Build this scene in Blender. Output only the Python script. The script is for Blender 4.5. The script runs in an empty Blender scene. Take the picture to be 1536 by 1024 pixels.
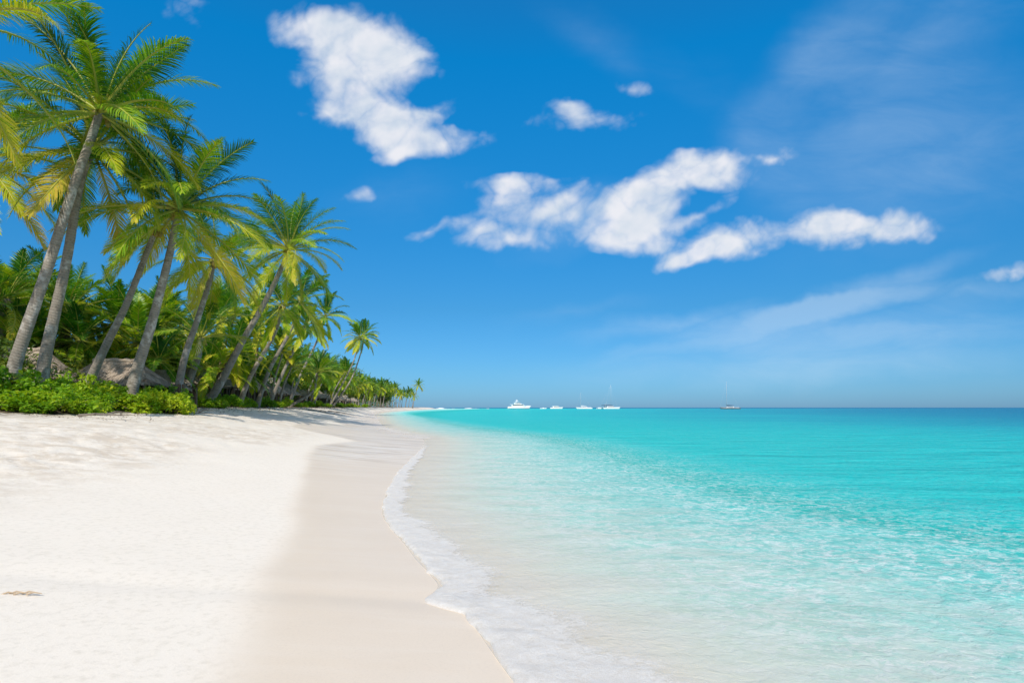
import bpy, math, random
import numpy as np
from mathutils import Vector, Matrix
R = math.radians
sc = bpy.context.scene
COL = sc.collection
random.seed(7)
F, CX, HY, ZC = 900.0, 768.0, 611.0, 1.7       # focal length and principal point of the 1536x1024 view, eye height

# ------------------------------------------------------------------ noise helpers (numpy)
def _hash(ix, iy, seed):
    n = (ix.astype(np.int64) * 374761393 + iy.astype(np.int64) * 668265263 + seed * 974634777) & 0x7fffffff
    n = ((n ^ (n >> 13)) * 1274126177) & 0x7fffffff
    n = (n ^ (n >> 16)) & 0xffff
    return n / 65535.0
def vnoise(x, y, seed=0):
    ix = np.floor(x); iy = np.floor(y); fx = x - ix; fy = y - iy
    fx = fx * fx * (3 - 2 * fx); fy = fy * fy * (3 - 2 * fy)
    a = _hash(ix, iy, seed); b = _hash(ix + 1, iy, seed); c = _hash(ix, iy + 1, seed); d = _hash(ix + 1, iy + 1, seed)
    return (a + (b - a) * fx) * (1 - fy) + (c + (d - c) * fx) * fy
def fbm(x, y, oct=4, seed=0):
    v = 0; amp = .5; t = 0
    for o in range(oct):
        v = v + amp * vnoise(x * 2 ** o + 17.3 * o, y * 2 ** o + 9.1 * o, seed + o); t += amp; amp *= .5
    return v / t
def sstep(a, b, x):
    t = np.clip((x - a) / (b - a), 0, 1); return t * t * (3 - 2 * t)

# ------------------------------------------------------------------ the lie of the land
def smooth_curve(pts, step=.25):
    pts = sorted(pts); ys = np.array([p[0] for p in pts], float); xs = np.array([p[1] for p in pts], float)
    m = np.zeros(len(ys)); d = np.diff(xs) / np.diff(ys)
    m[1:-1] = np.where(d[1:] * d[:-1] > 0, 2 * d[1:] * d[:-1] / (d[1:] + d[:-1] + 1e-12), 0); m[0] = d[0]; m[-1] = d[-1]
    Y = np.concatenate([np.arange(-60, 60, .05), np.arange(60, 1500, 1.0)])
    Y = Y[(Y >= ys[0]) & (Y <= ys[-1])]
    k = np.clip(np.searchsorted(ys, Y) - 1, 0, len(ys) - 2); h = ys[k + 1] - ys[k]; t = (Y - ys[k]) / h
    X = (2*t**3-3*t**2+1)*xs[k] + (t**3-2*t**2+t)*h*m[k] + (-2*t**3+3*t**2)*xs[k+1] + (t**3-t**2)*h*m[k+1]
    return Y, X
def px_ground(px, py, z):
    Y = F * (ZC - z) / (py - HY); return (Y, (px - CX) / F * Y)
coast_pts = [(-60, 14), (-20, 6), (0, 1.35)] + [px_ground(*p, .03) for p in
    [(789,1024),(762,989),(738,957),(722,934),(706,916),(678,906),(645,895),(664,877),(652,857),(631,836),(613,813),(593,791),(577,766),(580,747),(589,724),(599,708),(614,692),(634,672)]] + \
    [(33,-4.9),(44,-8.6),(60,-13),(102,-23),(170,-39),(255,-53),(500,-76),(765,-96),(880,-112),(940,-190),(1000,-420),(1200,-1500),(1499,-3000)]
CY_, CX_ = smooth_curve(coast_pts)
VY_, VX_ = smooth_curve([(-60,-15),(5,-17),(16,-15.2),(22.5,-16.2),(28,-17.8),(35,-19),(42,-20.6),(60,-24.4),(75,-28),(130,-38),(255,-63),(500,-88),(765,-106),(860,-125),(920,-205),(1000,-450),(1200,-1530),(1499,-3030)])
WY_, WX_ = smooth_curve([(-60, 6), (0, -.6)] + [px_ground(*p, .12) for p in [(330,1024),(392,880),(432,795),(448,742),(463,688)]] +
    [(22,-7.1),(26,-7.0),(31,-11.3),(38,-13.4),(44,-12.6),(55,-17),(66,-17.5),(80,-21.8),(102,-26.5),(170,-42),(255,-56),(500,-78.5),(765,-98),(880,-114),(940,-192),(1000,-422),(1200,-1502),(1499,-3002)])
def coast(Y): return np.interp(Y, CY_, CX_)
def veg(Y): return np.interp(Y, VY_, VX_)
def wetl(Y): return np.interp(Y, WY_, WX_)
def slope_k(Y):
    g = (coast(Y + 1) - coast(Y - 1)) / 2; return 1 / np.sqrt(1 + np.clip(np.abs(g), 0, 1.2) ** 2)
def height(X, Y):
    X = np.asarray(X, float); Y = np.asarray(Y, float)
    C = coast(Y); V = veg(Y); k = slope_k(Y)
    d = (C - X) * k; w = np.maximum((C - V) * k, 1.0); t = d / w
    zv = np.interp(Y, [20, 46], [1.38, 1.68])
    tc = np.clip(t, 0, 1)
    z_l = .02 * np.clip(d, 0, 1) + zv * (.45 * tc + .55 * sstep(.05, 1.0, tc)) + .45 * (1 - np.exp(-np.clip(d - w, 0, None) / 4.5))
    z_s = -.052 * np.clip(-d, 0, 5) - 1.6 * (1 - np.exp(-np.clip(-d - 5, 0, None) / 25)) - 6 * (1 - np.exp(-np.clip(-d - 40, 0, None) / 300))
    z = np.where(d > 0, z_l, z_s)
    rough = sstep(.2, .5, t)
    z = z + rough * (.07 * (fbm(X * .35, Y * .35, 4, 3) - .5) + .035 * (fbm(X * 2.2, Y * 2.2, 3, 8) - .5))
    foot = sstep(.36, .52, t) * sstep(6, 12, Y + 3 * fbm(X * .3, Y * .3, 2, 5))
    z = z - foot * (.03 * sstep(.56, .82, vnoise(X * 4.5, Y * 3.2, 21)) + .03 * (fbm(X * 3.5, Y * 3.5, 3, 23) - .5))
    z = z + sstep(.02, .10, t) * .015 * (fbm(X * .8, Y * .8, 2, 11) - .5)
    return z
def ground(x, y): return float(height(np.array([x]), np.array([y]))[0])
def at(px, py, Y): return Vector(((px - CX) / F * Y, Y, ZC + (HY - py) / F * Y))

# ------------------------------------------------------------------ material helpers
def mat(name):
    m = bpy.data.materials.new(name); m.use_nodes = True; nt = m.node_tree; nt.nodes.clear()
    return m, nt
class NT:
    def __init__(s, nt): s.nt = nt
    def n(s, t, **kw):
        nd = s.nt.nodes.new(t)
        for k, v in kw.items(): setattr(nd, k, v)
        return nd
    def l(s, a, b): s.nt.links.new(a, b)
    def setin(s, sock, v):
        if isinstance(v, bpy.types.NodeSocket): s.l(v, sock)
        elif v is not None: sock.default_value = v
    def math(s, op, a, b=None, c=None, clamp=False):
        nd = s.n('ShaderNodeMath', operation=op, use_clamp=clamp)
        for i, v in enumerate((a, b, c)): s.setin(nd.inputs[i], v)
        return nd.outputs[0]
    def vmath(s, op, a, b=None):
        nd = s.n('ShaderNodeVectorMath', operation=op)
        s.setin(nd.inputs[0], a)
        if b is not None: s.setin(nd.inputs[3 if op == 'SCALE' else 1], b)
        return nd.outputs[0]
    def mapr(s, v, a, b, c=0.0, d=1.0, smooth=True):
        nd = s.n('ShaderNodeMapRange'); nd.interpolation_type = 'SMOOTHSTEP' if smooth else 'LINEAR'
        for i, q in enumerate((v, a, b, c, d)): s.setin(nd.inputs[i], q)
        return nd.outputs[0]
    def noise(s, vec, scale, detail=4, rough=.5, dist=0.0, out=0):
        nd = s.n('ShaderNodeTexNoise'); s.setin(nd.inputs['Vector'], vec)
        nd.inputs['Scale'].default_value = scale; nd.inputs['Detail'].default_value = detail
        nd.inputs['Roughness'].default_value = rough; nd.inputs['Distortion'].default_value = dist
        return nd.outputs[out]
    def mapping(s, vec, loc=(0,0,0), rot=(0,0,0), scale=(1,1,1), typ='POINT'):
        nd = s.n('ShaderNodeMapping', vector_type=typ); s.l(vec, nd.inputs[0])
        nd.inputs[1].default_value = loc; nd.inputs[2].default_value = rot; nd.inputs[3].default_value = scale
        return nd.outputs[0]
    def mix(s, f, a, b, blend='MIX'):
        nd = s.n('ShaderNodeMix', data_type='RGBA', blend_type=blend)
        s.setin(nd.inputs[0], f)
        for i, v in ((6, a), (7, b)):
            s.setin(nd.inputs[i], (*v, 1) if isinstance(v, tuple) and len(v) == 3 else v)
        return nd.outputs[2]
    def ramp(s, f, stops, interp='LINEAR'):
        nd = s.n('ShaderNodeValToRGB'); nd.color_ramp.interpolation = interp
        el = nd.color_ramp.elements
        while len(el) < len(stops): el.new(.5)
        for e, (p, c) in zip(el, stops): e.position = p; e.color = (*c, 1) if len(c) == 3 else c
        s.l(f, nd.inputs[0]); return nd.outputs[0]
    def attr(s, name, out=2): return s.n('ShaderNodeAttribute', attribute_name=name).outputs[out]
    def bump(s, h, strength, dist, normal=None):
        nd = s.n('ShaderNodeBump'); nd.inputs['Strength'].default_value = strength; nd.inputs['Distance'].default_value = dist
        s.l(h, nd.inputs['Height'])
        if normal is not None: s.l(normal, nd.inputs['Normal'])
        return nd.outputs[0]
    def out(s, sh, disp=None):
        o = s.n('ShaderNodeOutputMaterial'); s.l(sh, o.inputs[0])
    def prin(s, col, rough, normal=None, spec=.5, **kw):
        p = s.n('ShaderNodeBsdfPrincipled')
        s.setin(p.inputs['Base Color'], (*col, 1) if isinstance(col, tuple) and len(col) == 3 else col)
        s.setin(p.inputs['Roughness'], rough); s.setin(p.inputs['Specular IOR Level'], spec)
        if normal is not None: s.l(normal, p.inputs['Normal'])
        for k, v in kw.items(): s.setin(p.inputs[k], v)
        return p.outputs[0]
    def mixsh(s, f, a, b):
        nd = s.n('ShaderNodeMixShader'); s.setin(nd.inputs[0], f); s.l(a, nd.inputs[1]); s.l(b, nd.inputs[2]); return nd.outputs[0]

def simple_mat(name, col, rough=.5, spec=.5, var=.12, scale=3.0, metallic=0.0):
    m, nt = mat(name); q = NT(nt)
    co = q.n('ShaderNodeTexCoord').outputs['Object']
    f = q.noise(co, scale, 5, .6)
    c = q.mix(f, tuple(v * (1 - var) for v in col), tuple(min(1, v * (1 + var)) for v in col))
    q.out(q.prin(c, rough, spec=spec, Metallic=metallic)); return m

# ---- sand
def make_sand():
    m, nt = mat('sand'); q = NT(nt)
    co = q.n('ShaderNodeTexCoord').outputs['Object']
    wet0 = q.attr('wet'); inl = q.attr('inland'); film = q.attr('film')
    nb = q.noise(co, .9, 4, .6); ns = q.noise(co, 14, 4, .65); nf = q.noise(co, 160, 3, .7); ng = q.noise(co, 45, 4, .6)
    wn = q.math('ADD', wet0, q.math('MULTIPLY', q.math('SUBTRACT', nb, .5), .35))
    wet = q.mapr(wn, .12, .88)
    dry = q.mix(nb, (.745, .672, .572), (.785, .715, .622))
    dry = q.mix(q.mapr(ns, .45, .75), dry, (.67, .605, .51))
    dry = q.mix(q.math('MULTIPLY', q.mapr(nf, .55, .8), .35), dry, (.58, .51, .43))
    speck = q.mapr(q.noise(co, 7, 6, .80), .61, .69)
    dry = q.mix(q.math('MULTIPLY', q.attr('rough'), q.mapr(q.noise(co, 1.6, 7, .74, .5), .40, .62, 0, .75)), dry, (.55, .455, .35))
    dry = q.mix(q.math('MULTIPLY', speck, q.math('MULTIPLY', q.attr('rough'), .75)), dry, (.33, .25, .18))
    wc = q.mix(nb, (.672, .56, .438), (.73, .622, .496))
    stretch = q.mapping(co, scale=(.35, 2.2, 1))
    streak = q.noise(stretch, 1.5, 6, .62, .6)
    wc = q.mix(q.math('MULTIPLY', film, q.mapr(q.noise(stretch, .8, 5, .6, .8), .46, .62)), wc, (.53, .43, .32))
    wc = q.mix(q.math('MULTIPLY', q.mapr(streak, .42, .7), q.math('ADD', .12, q.math('MULTIPLY', film, .75))), wc, (.80, .74, .66))
    wc = q.mix(q.math('MULTIPLY', q.mapr(q.noise(co, 60, 4, .7), .45, .75), .22), wc, (.50, .41, .33))
    col = q.mix(wet, dry, wc)
    soil = q.mix(ns, (.10, .075, .045), (.26, .20, .13))
    soilf = q.math('MULTIPLY', inl, q.mapr(q.noise(co, 1.7, 5, .65), .30, .52))
    col = q.mix(soilf, col, soil)
    rough = q.mapr(wet, 0, 1, .95, .50)
    rough = q.math('SUBTRACT', rough, q.math('MULTIPLY', q.math('MULTIPLY', wet, film), .06))
    hb = q.math('ADD', q.math('MULTIPLY', ns, .3), q.math('ADD', q.math('MULTIPLY', ng, .35), q.math('MULTIPLY', nf, .12)))
    hb = q.math('MULTIPLY', hb, q.mapr(wet, 0, 1, 1, .10))
    hb = q.math('ADD', hb, q.math('MULTIPLY', q.math('MULTIPLY', q.attr('rough'), q.noise(co, 5.5, 3, .6, .4)), 1.6))
    b = q.bump(hb, .32, .02)
    q.out(q.prin(col, rough, b, spec=.35)); return m

# ---- sea
def make_sea():
    m, nt = mat('sea_water'); q = NT(nt)
    co = q.n('ShaderNodeTexCoord').outputs['Object']
    deep = q.attr('deep'); off = q.attr('off')
    big = q.noise(q.mapping(co, scale=(.5, 1, 1)), .055, 4, .55)
    mid = q.noise(q.mapping(co, scale=(.45, 1.2, 1)), .5, 4, .55, .5)
    dw = q.math('ADD', deep, q.math('MULTIPLY', q.math('SUBTRACT', mid, .5), q.mapr(deep, 2, 16, .9, 1.6)))
    dw = q.math('ADD', dw, q.math('MULTIPLY', q.math('SUBTRACT', big, .5), q.mapr(deep, 8, 40, 0, 34)))
    t = q.math('DIVIDE', dw, 120.0, clamp=True)
    t = q.math('POWER', t, .5)
    # position = sqrt(d/120): 1->.09 3->.158 5->.204 7->.241 10->.289 18->.387 30->.5 50->.645 90->.866
    body = q.ramp(t, [(0, (.84, .76, .62)), (.10, (.86, .81, .67)), (.135, (.72, .83, .70)), (.18, (.42, .79, .68)), (.24, (.18, .67, .60)),
                      (.268, (.08, .57, .51)), (.28, (.012, .48, .42)), (.30, (.012, .49, .45)), (.33, (.018, .53, .51)), (.44, (.008, .48, .49)), (.58, (.004, .36, .44)), (.74, (.003, .22, .36)), (.95, (.002, .125, .28))])
    # fine wind ripples, crests lying roughly along the beach front
    r1 = q.noise(q.mapping(co, rot=(0, 0, .25), scale=(1.0, 1.5, 1)), 2.0, 4, .58, .8)
    r2 = q.noise(q.mapping(co, rot=(0, 0, -.15), scale=(1.0, 1.2, 1)), 7.5, 4, .6, .8)
    r3 = q.noise(q.mapping(co, rot=(0, 0, .1), scale=(.8, 2.0, 1)), .28, 3, .5, .4)
    h = q.math('ADD', q.math('ADD', q.math('MULTIPLY', r1, .36), q.math('MULTIPLY', r2, .34)), q.math('MULTIPLY', r3, q.mapr(off, 4, 14, .5, 3.0)))
    shal = q.mapr(off, 0, 12, .30, 1)
    h = q.math('MULTIPLY', h, shal)
    b = q.bump(h, 1.0, .22)
    def ridge(vec, scale, sharp):                    # thin wandering bright lines: wave sparkle painted into the water colour
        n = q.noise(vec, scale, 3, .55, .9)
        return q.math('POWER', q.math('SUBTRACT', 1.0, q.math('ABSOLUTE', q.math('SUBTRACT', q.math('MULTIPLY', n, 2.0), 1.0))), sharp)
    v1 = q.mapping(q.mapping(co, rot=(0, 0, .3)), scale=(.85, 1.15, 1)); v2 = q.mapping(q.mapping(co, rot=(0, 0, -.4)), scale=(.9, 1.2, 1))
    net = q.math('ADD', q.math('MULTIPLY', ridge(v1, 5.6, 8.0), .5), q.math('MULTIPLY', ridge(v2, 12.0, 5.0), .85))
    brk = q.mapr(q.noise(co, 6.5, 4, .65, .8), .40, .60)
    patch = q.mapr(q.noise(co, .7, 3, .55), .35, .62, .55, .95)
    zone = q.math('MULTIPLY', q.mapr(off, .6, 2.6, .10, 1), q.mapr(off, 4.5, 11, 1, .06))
    painted_glint = q.math('MULTIPLY', q.math('MULTIPLY', net, q.math('MULTIPLY', brk, patch)), zone, clamp=True)
    mott = q.math('MULTIPLY', q.mapr(q.noise(v1, 2.6, 4, .6, .9), .50, .66), q.math('MULTIPLY', q.mapr(off, 1.2, 3.2), q.mapr(off, 5, 11, .40, .14)))
    body = q.mix(mott, body, (.16, .56, .52))
    fl2 = q.noise(q.mapping(co, scale=(.8, 1.3, 1)), 1.1, 5, .65, 1.5)
    
    body = q.mix(q.math('MULTIPLY', q.mapr(fl2, .40, .62), q.mapr(off, 2, 7, .5, .0)), body, (.84, .82, .74))
    body = q.mix(q.math('MULTIPLY', painted_glint, .85), body, (.93, .95, .92))  # glints of light on the ripples, put into the body colour
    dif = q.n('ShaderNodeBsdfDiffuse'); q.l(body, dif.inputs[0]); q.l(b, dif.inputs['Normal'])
    tr = q.n('ShaderNodeBsdfTransparent'); q.l(q.ramp(q.math('DIVIDE', off, 6.0, clamp=True), [(0, (.98, .97, .95)), (1, (.82, .97, .95))]), tr.inputs[0])
    cloudy = q.mapr(off, 0.0, 8.0, .42, 1.0, smooth=False)
    cloudy = q.math('ADD', cloudy, q.math('MULTIPLY', q.math('SUBTRACT', q.noise(q.mapping(co, scale=(.6, 1.4, 1)), 1.1, 5, .6, .6), .5), .35), clamp=True)
    under = q.mixsh(cloudy, tr.outputs[0], dif.outputs[0])
    gl = q.n('ShaderNodeBsdfGlossy'); gl.inputs['Roughness'].default_value = .07; q.l(b, gl.inputs['Normal'])
    fr = q.n('ShaderNodeFresnel'); fr.inputs['IOR'].default_value = 1.33; q.l(b, fr.inputs['Normal'])
    fac = q.math('MINIMUM', q.math('MULTIPLY', fr.outputs[0], .7), .17)
    q.out(q.mixsh(fac, under, gl.outputs[0])); return m

# ---- foam
def make_foam():
    m, nt = mat('foam'); q = NT(nt)
    co = q.n('ShaderNodeTexCoord').outputs['Object']
    a = q.attr('solid')
    n1 = q.noise(co, 11, 5, .65, .8); n2 = q.noise(co, 95, 4, .75); n3 = q.noise(q.mapping(co, scale=(.5, 1.5, 1)), 4, 4, .6, .8)
    vo = q.n('ShaderNodeTexVoronoi', feature='DISTANCE_TO_EDGE'); q.l(q.vmath('ADD', co, q.vmath('SCALE', q.noise(co, 6, 3, .5, out=1), .12)), vo.inputs['Vector']); vo.inputs['Scale'].default_value = 13
    lace = q.mapr(vo.outputs[0], .0, .14, 1, 0)
    d = q.math('ADD', q.math('MULTIPLY', n1, .55), q.math('ADD', q.math('MULTIPLY', n3, .45), q.math('MULTIPLY', lace, .06)))
    thr = q.math('SUBTRACT', .92, q.math('MULTIPLY', a, .78))
    al = q.mapr(d, q.math('SUBTRACT', thr, .20), q.math('ADD', thr, .26))
    al = q.math('MULTIPLY', al, q.math('MULTIPLY', q.mapr(a, 0, .12), q.mapr(a, .1, 1, .36, .70)))
    col = q.mix(q.mapr(q.math('ADD', q.math('MULTIPLY', n2, .6), q.math('MULTIPLY', n1, .4)), .36, .62), (.77, .715, .645), (.90, .88, .85))
    h = q.math('ADD', q.math('MULTIPLY', n1, .8), q.math('ADD', q.math('MULTIPLY', n2, .7), q.math('MULTIPLY', n3, .3)))
    b = q.bump(h, .9, .012)
    df = q.prin(col, .6, b, spec=.3)
    tr = q.n('ShaderNodeBsdfTransparent')
    q.out(q.mixsh(al, tr.outputs[0], df)); return m

# ---- foliage
def leaf_mat(name, stops, trans=.38, rough=.45, rnd=.25, tcol=1.0):
    m, nt = mat(name); q = NT(nt)
    t = q.attr('tone')
    oi = q.n('ShaderNodeObjectInfo').outputs['Random']
    t = q.math('ADD', t, q.math('MULTIPLY', q.math('SUBTRACT', oi, .5), rnd), clamp=True)
    col = q.ramp(t, stops)
    p = q.prin(col, rough, spec=.32)
    tl = q.n('ShaderNodeBsdfTranslucent'); q.l(q.mix(1.0, col, (1.55 * tcol, 1.45 * tcol, .55), 'MULTIPLY'), tl.inputs[0])
    q.out(q.mixsh(trans, p, tl.outputs[0])); return m
def make_bark(name, c0, c1, c2):
    m, nt = mat(name); q = NT(nt)
    al = q.attr('along'); co = q.n('ShaderNodeTexCoord').outputs['Object']
    n = q.noise(co, 5, 5, .65); n2 = q.noise(co, 1.6, 4, .6)
    ring = q.math('SINE', q.math('ADD', q.math('MULTIPLY', al, 52.0), q.math('MULTIPLY', n, 9.0)))
    ring01 = q.mapr(ring, -1, 1)
    col = q.mix(ring01, c0, c1); col = q.mix(q.mapr(n2, .52, .66), col, c2)
    col = q.mix(q.math('MULTIPLY', q.mapr(n, .35, .5, 1, 0), .6), col, tuple(v * .5 for v in c0))
    h = q.math('ADD', q.math('MULTIPLY', ring01, .25), n)
    q.out(q.prin(col, .9, q.bump(h, .7, .04), spec=.2)); return m

M = {}
M['sand'] = make_sand(); M['sea'] = make_sea(); M['foam'] = make_foam()
M['palm'] = leaf_mat('palm_leaf', [(0, (.012, .075, .009)), (.28, (.045, .17, .010)), (.52, (.20, .37, .014)), (.74, (.49, .51, .026)), (1, (.62, .48, .08))], .34, rough=.36, rnd=.42)
M['rachis'] = leaf_mat('palm_rachis', [(0, (.34, .38, .05)), (1, (.50, .46, .09))], .1)
M['shrub'] = leaf_mat('beach_shrub_leaf', [(0, (.05, .17, .010)), (.5, (.22, .40, .016)), (1, (.52, .58, .03))], .42, rnd=.5, rough=.4)
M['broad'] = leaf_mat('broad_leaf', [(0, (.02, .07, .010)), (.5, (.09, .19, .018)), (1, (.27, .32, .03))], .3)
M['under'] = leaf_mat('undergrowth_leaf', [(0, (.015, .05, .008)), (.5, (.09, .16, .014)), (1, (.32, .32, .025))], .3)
M['trunk'] = make_bark('palm_bark', (.25, .215, .175), (.285, .25, .205), (.47, .43, .375))
M['bark_brown'] = make_bark('fibrous_bark', (.10, .07, .045), (.20, .14, .09), (.27, .22, .15))
M['nut'] = simple_mat('coconut_husk', (.26, .20, .035), .5, .4, .35, 2.0)
def make_thatch():
    m, nt = mat('dry_thatch'); q = NT(nt)
    co = q.n('ShaderNodeTexCoord').outputs['Object']; isl = q.n('ShaderNodeNewGeometry').outputs['Random Per Island']
    n1 = q.noise(q.mapping(co, scale=(1, 1, .35)), 16, 5, .7); n2 = q.noise(co, 1.8, 4, .6)
    c = q.mix(q.mapr(n1, .3, .7), (.20, .15, .11), (.50, .41, .32)); c = q.mix(q.math('MULTIPLY', isl, .55), c, (.60, .50, .39)); c = q.mix(q.mapr(n2, .5, .7, 0, .5), c, (.24, .20, .165))
    q.out(q.prin(c, .95, q.bump(n1, .9, .08), spec=.1)); return m
M['thatch'] = make_thatch()
M['wood'] = simple_mat('weathered_wood', (.17, .12, .08), .85, .2, .35, 4.0)
M['drift'] = simple_mat('grey_driftwood', (.19, .16, .13), .9, .2, .4, 6.0)
M['gel'] = simple_mat('boat_gelcoat', (.80, .80, .80), .25, .5, .03, .3)
M['glassdark'] = simple_mat('tinted_boat_window', (.02, .028, .035), .08, .6, .1, .3)
M['navy'] = simple_mat('navy_canvas', (.012, .025, .06), .8, .2, .15, .8)
M['greyhull'] = simple_mat('grey_hull_paint', (.11, .13, .15), .3, .5, .1, .5)
M['alu'] = simple_mat('mast_aluminium', (.52, .54, .56), .35, .5, .06, 1.0)
M['teak'] = simple_mat('teak_deck', (.30, .20, .11), .7, .3, .2, 1.0)
M['antifoul'] = simple_mat('boot_stripe', (.03, .05, .10), .5, .3, .1, 1.0)

# ------------------------------------------------------------------ object helpers
def tag(o, label=None, cat=None, group=None, kind=None):
    if label: o['label'] = label
    if cat: o['category'] = cat
    if group: o['group'] = group
    if kind: o['kind'] = kind
    return o
def link(name, me, parent=None, loc=None):
    o = bpy.data.objects.new(name, me); COL.objects.link(o)
    if parent is not None: o.parent = parent
    if loc is not None: o.location = loc
    return o
def empty(name, loc, rz=0.0):
    o = bpy.data.objects.new(name, None); COL.objects.link(o); o.location = loc; o.rotation_euler.z = rz
    o.empty_display_size = .3; return o
def mesh(name, V, Fc, mats, attrs=None, smooth=False, mi=None):
    me = bpy.data.meshes.new(name)
    me.from_pydata(V.tolist() if isinstance(V, np.ndarray) else V, [], Fc.tolist() if isinstance(Fc, np.ndarray) else Fc)
    for m in (mats if isinstance(mats, (list, tuple)) else [mats]): me.materials.append(m)
    for k, a in (attrs or {}).items():
        at_ = me.attributes.new(k, 'FLOAT', 'POINT'); at_.data.foreach_set('value', np.asarray(a, np.float32).ravel())
    if smooth: me.polygons.foreach_set('use_smooth', [True] * len(me.polygons))
    if mi is not None: me.polygons.foreach_set('material_index', np.asarray(mi, np.int32))
    me.update(); return me
class MB:
    """collects verts / faces of one mesh"""
    def __init__(s): s.v = []; s.f = []; s.a = []; s.mi = []
    def add(s, vs, fs, a=0.0, mi=0):
        b = len(s.v); s.v += [tuple(p) for p in vs]; s.f += [tuple(b + i for i in f) for f in fs]
        s.a += list(a) if hasattr(a, '__len__') else [a] * len(vs); s.mi += [mi] * len(fs)
    def box(s, x0, x1, y0, y1, z0, z1):
        s.add([(x0,y0,z0),(x1,y0,z0),(x1,y1,z0),(x0,y1,z0),(x0,y0,z1),(x1,y0,z1),(x1,y1,z1),(x0,y1,z1)],
              [(0,3,2,1),(4,5,6,7),(0,1,5,4),(1,2,6,5),(2,3,7,6),(3,0,4,7)])
    def tube(s, pts, radii, n=8, along=False, mi=0, cap=True, a=0.0):
        pts = [Vector(p) for p in pts]; vs = []; av = []; L = 0
        for i, p in enumerate(pts):
            t = (pts[min(i + 1, len(pts) - 1)] - pts[max(i - 1, 0)]).normalized()
            ref = Vector((0, 1, 0)) if abs(t.y) < .9 else Vector((1, 0, 0))
            u = t.cross(ref).normalized(); w = u.cross(t)
            r = radii[i] if hasattr(radii, '__len__') else radii
            if i: L += (p - pts[i - 1]).length
            for k in range(n):
                th = 2 * math.pi * k / n; vs.append(p + (u * math.cos(th) + w * math.sin(th)) * r); av.append(L if along else a)
        fs = [(i*n+k, i*n+(k+1)%n, (i+1)*n+(k+1)%n, (i+1)*n+k) for i in range(len(pts)-1) for k in range(n)]
        if cap: fs += [tuple(range(n))[::-1], tuple((len(pts)-1)*n + k for k in range(n))]
        s.add(vs, fs, av, mi)
    def build(s, name, mats, parent=None, loc=None, attr=None, smooth=False):
        me = mesh(name, s.v, s.f, mats, {attr: s.a} if attr else None, smooth, s.mi if any(s.mi) else None)
        return link(name, me, parent, loc)

def polar_grid(radii, angs):
    rr, aa = np.meshgrid(radii, angs, indexing='ij')
    X = rr * np.sin(aa); Y = rr * np.cos(aa)
    nr, na = rr.shape
    i = np.arange(nr - 1)[:, None] * na; j = np.arange(na - 1)[None, :]
    a = (i + j).ravel(); Fc = np.stack([a, a + 1, a + na + 1, a + na], 1)[:, ::-1]
    return X.ravel(), Y.ravel(), Fc
front = np.concatenate([np.arange(-60, 60.001, .22), np.arange(63, 300, 3.0)[1:], [300]])
angs = np.radians(front)

# ------------------------------------------------------------------ SAND (beach, seabed and the land behind, one sheet)
radii = np.concatenate([[.02, .6, 1.2], np.geomspace(1.6, 1400, 520)])
X, Y, Fc = polar_grid(radii, angs)
Z = height(X, Y)
d = (coast(Y) - X) * slope_k(Y); w = np.maximum((coast(Y) - veg(Y)) * slope_k(Y), 1)
Wl = wetl(Y); soft = np.interp(Y, [3, 6, 10, 16, 40, 100], [.85, .6, .5, .5, .7, 1.2])
wet = sstep(-1, 1, (X - Wl + .35 * (fbm(X * .9, Y * .5, 3, 31) - .5) + np.clip(Y - 20, 0, 40) * .16 * (fbm(X * .20, Y * .16, 3, 77) - .5)) / soft)
film = sstep(.15, .75, fbm(X * .18, Y * .12, 3, 41)) * sstep(12, 22, Y)
inland = sstep(-.6, 1.2, d - w + 1.6 * (fbm(X * .6, Y * .6, 3, 51) - .5))
rough = sstep(.28, .48, d / w) * sstep(.34, .54, fbm(X * .16, Y * .16, 3, 61) + .12 * sstep(.5, .9, d / w)) * (1 - wet)
beach = link('beach_sand', mesh('beach_sand', np.stack([X, Y, Z], 1), Fc, M['sand'], {'wet': wet, 'inland': inland, 'film': film, 'rough': rough}, True))
tag(beach, 'pale sandy beach sloping from the palm line into the sea', 'sand', kind='structure')

# ------------------------------------------------------------------ SEA
radii = np.concatenate([[.02, .8, 1.6], np.geomspace(2.0, 900, 430), np.geomspace(905, 40000, 60)])
X, Y, Fc = polar_grid(radii, angs)
off = (X - coast(Y)) * slope_k(Y)
off = np.where((Y > 900), np.maximum(off, (Y - 900)), off)
deep = 1.35 * (np.minimum(off, 10) + np.clip(off - 10, 0, None) * .45) * (1 + np.clip(Y, 0, 70) / 80) / (1 + np.clip(Y, 0, None) / 90)
am = sstep(.2, 5, off)
rw = np.hypot(X, Y)
wav = .018 * (fbm(X * .8 + .3 * Y, Y * 1.7, 3, 71) - .5) * 2 + .05 * (fbm(X * .12, Y * .35, 2, 73) - .5) * sstep(2, 12, off)
Z = am * wav * (1 - sstep(80, 200, rw)) + .004
Z -= .05 * sstep(0, -.5, off) + .25 * sstep(-.5, -3, off)          # tucked under the sand on the landward side
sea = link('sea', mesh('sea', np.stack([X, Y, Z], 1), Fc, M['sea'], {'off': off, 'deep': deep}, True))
tag(sea, 'clear turquoise sea deepening to blue at the horizon', 'sea', kind='structure')

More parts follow.
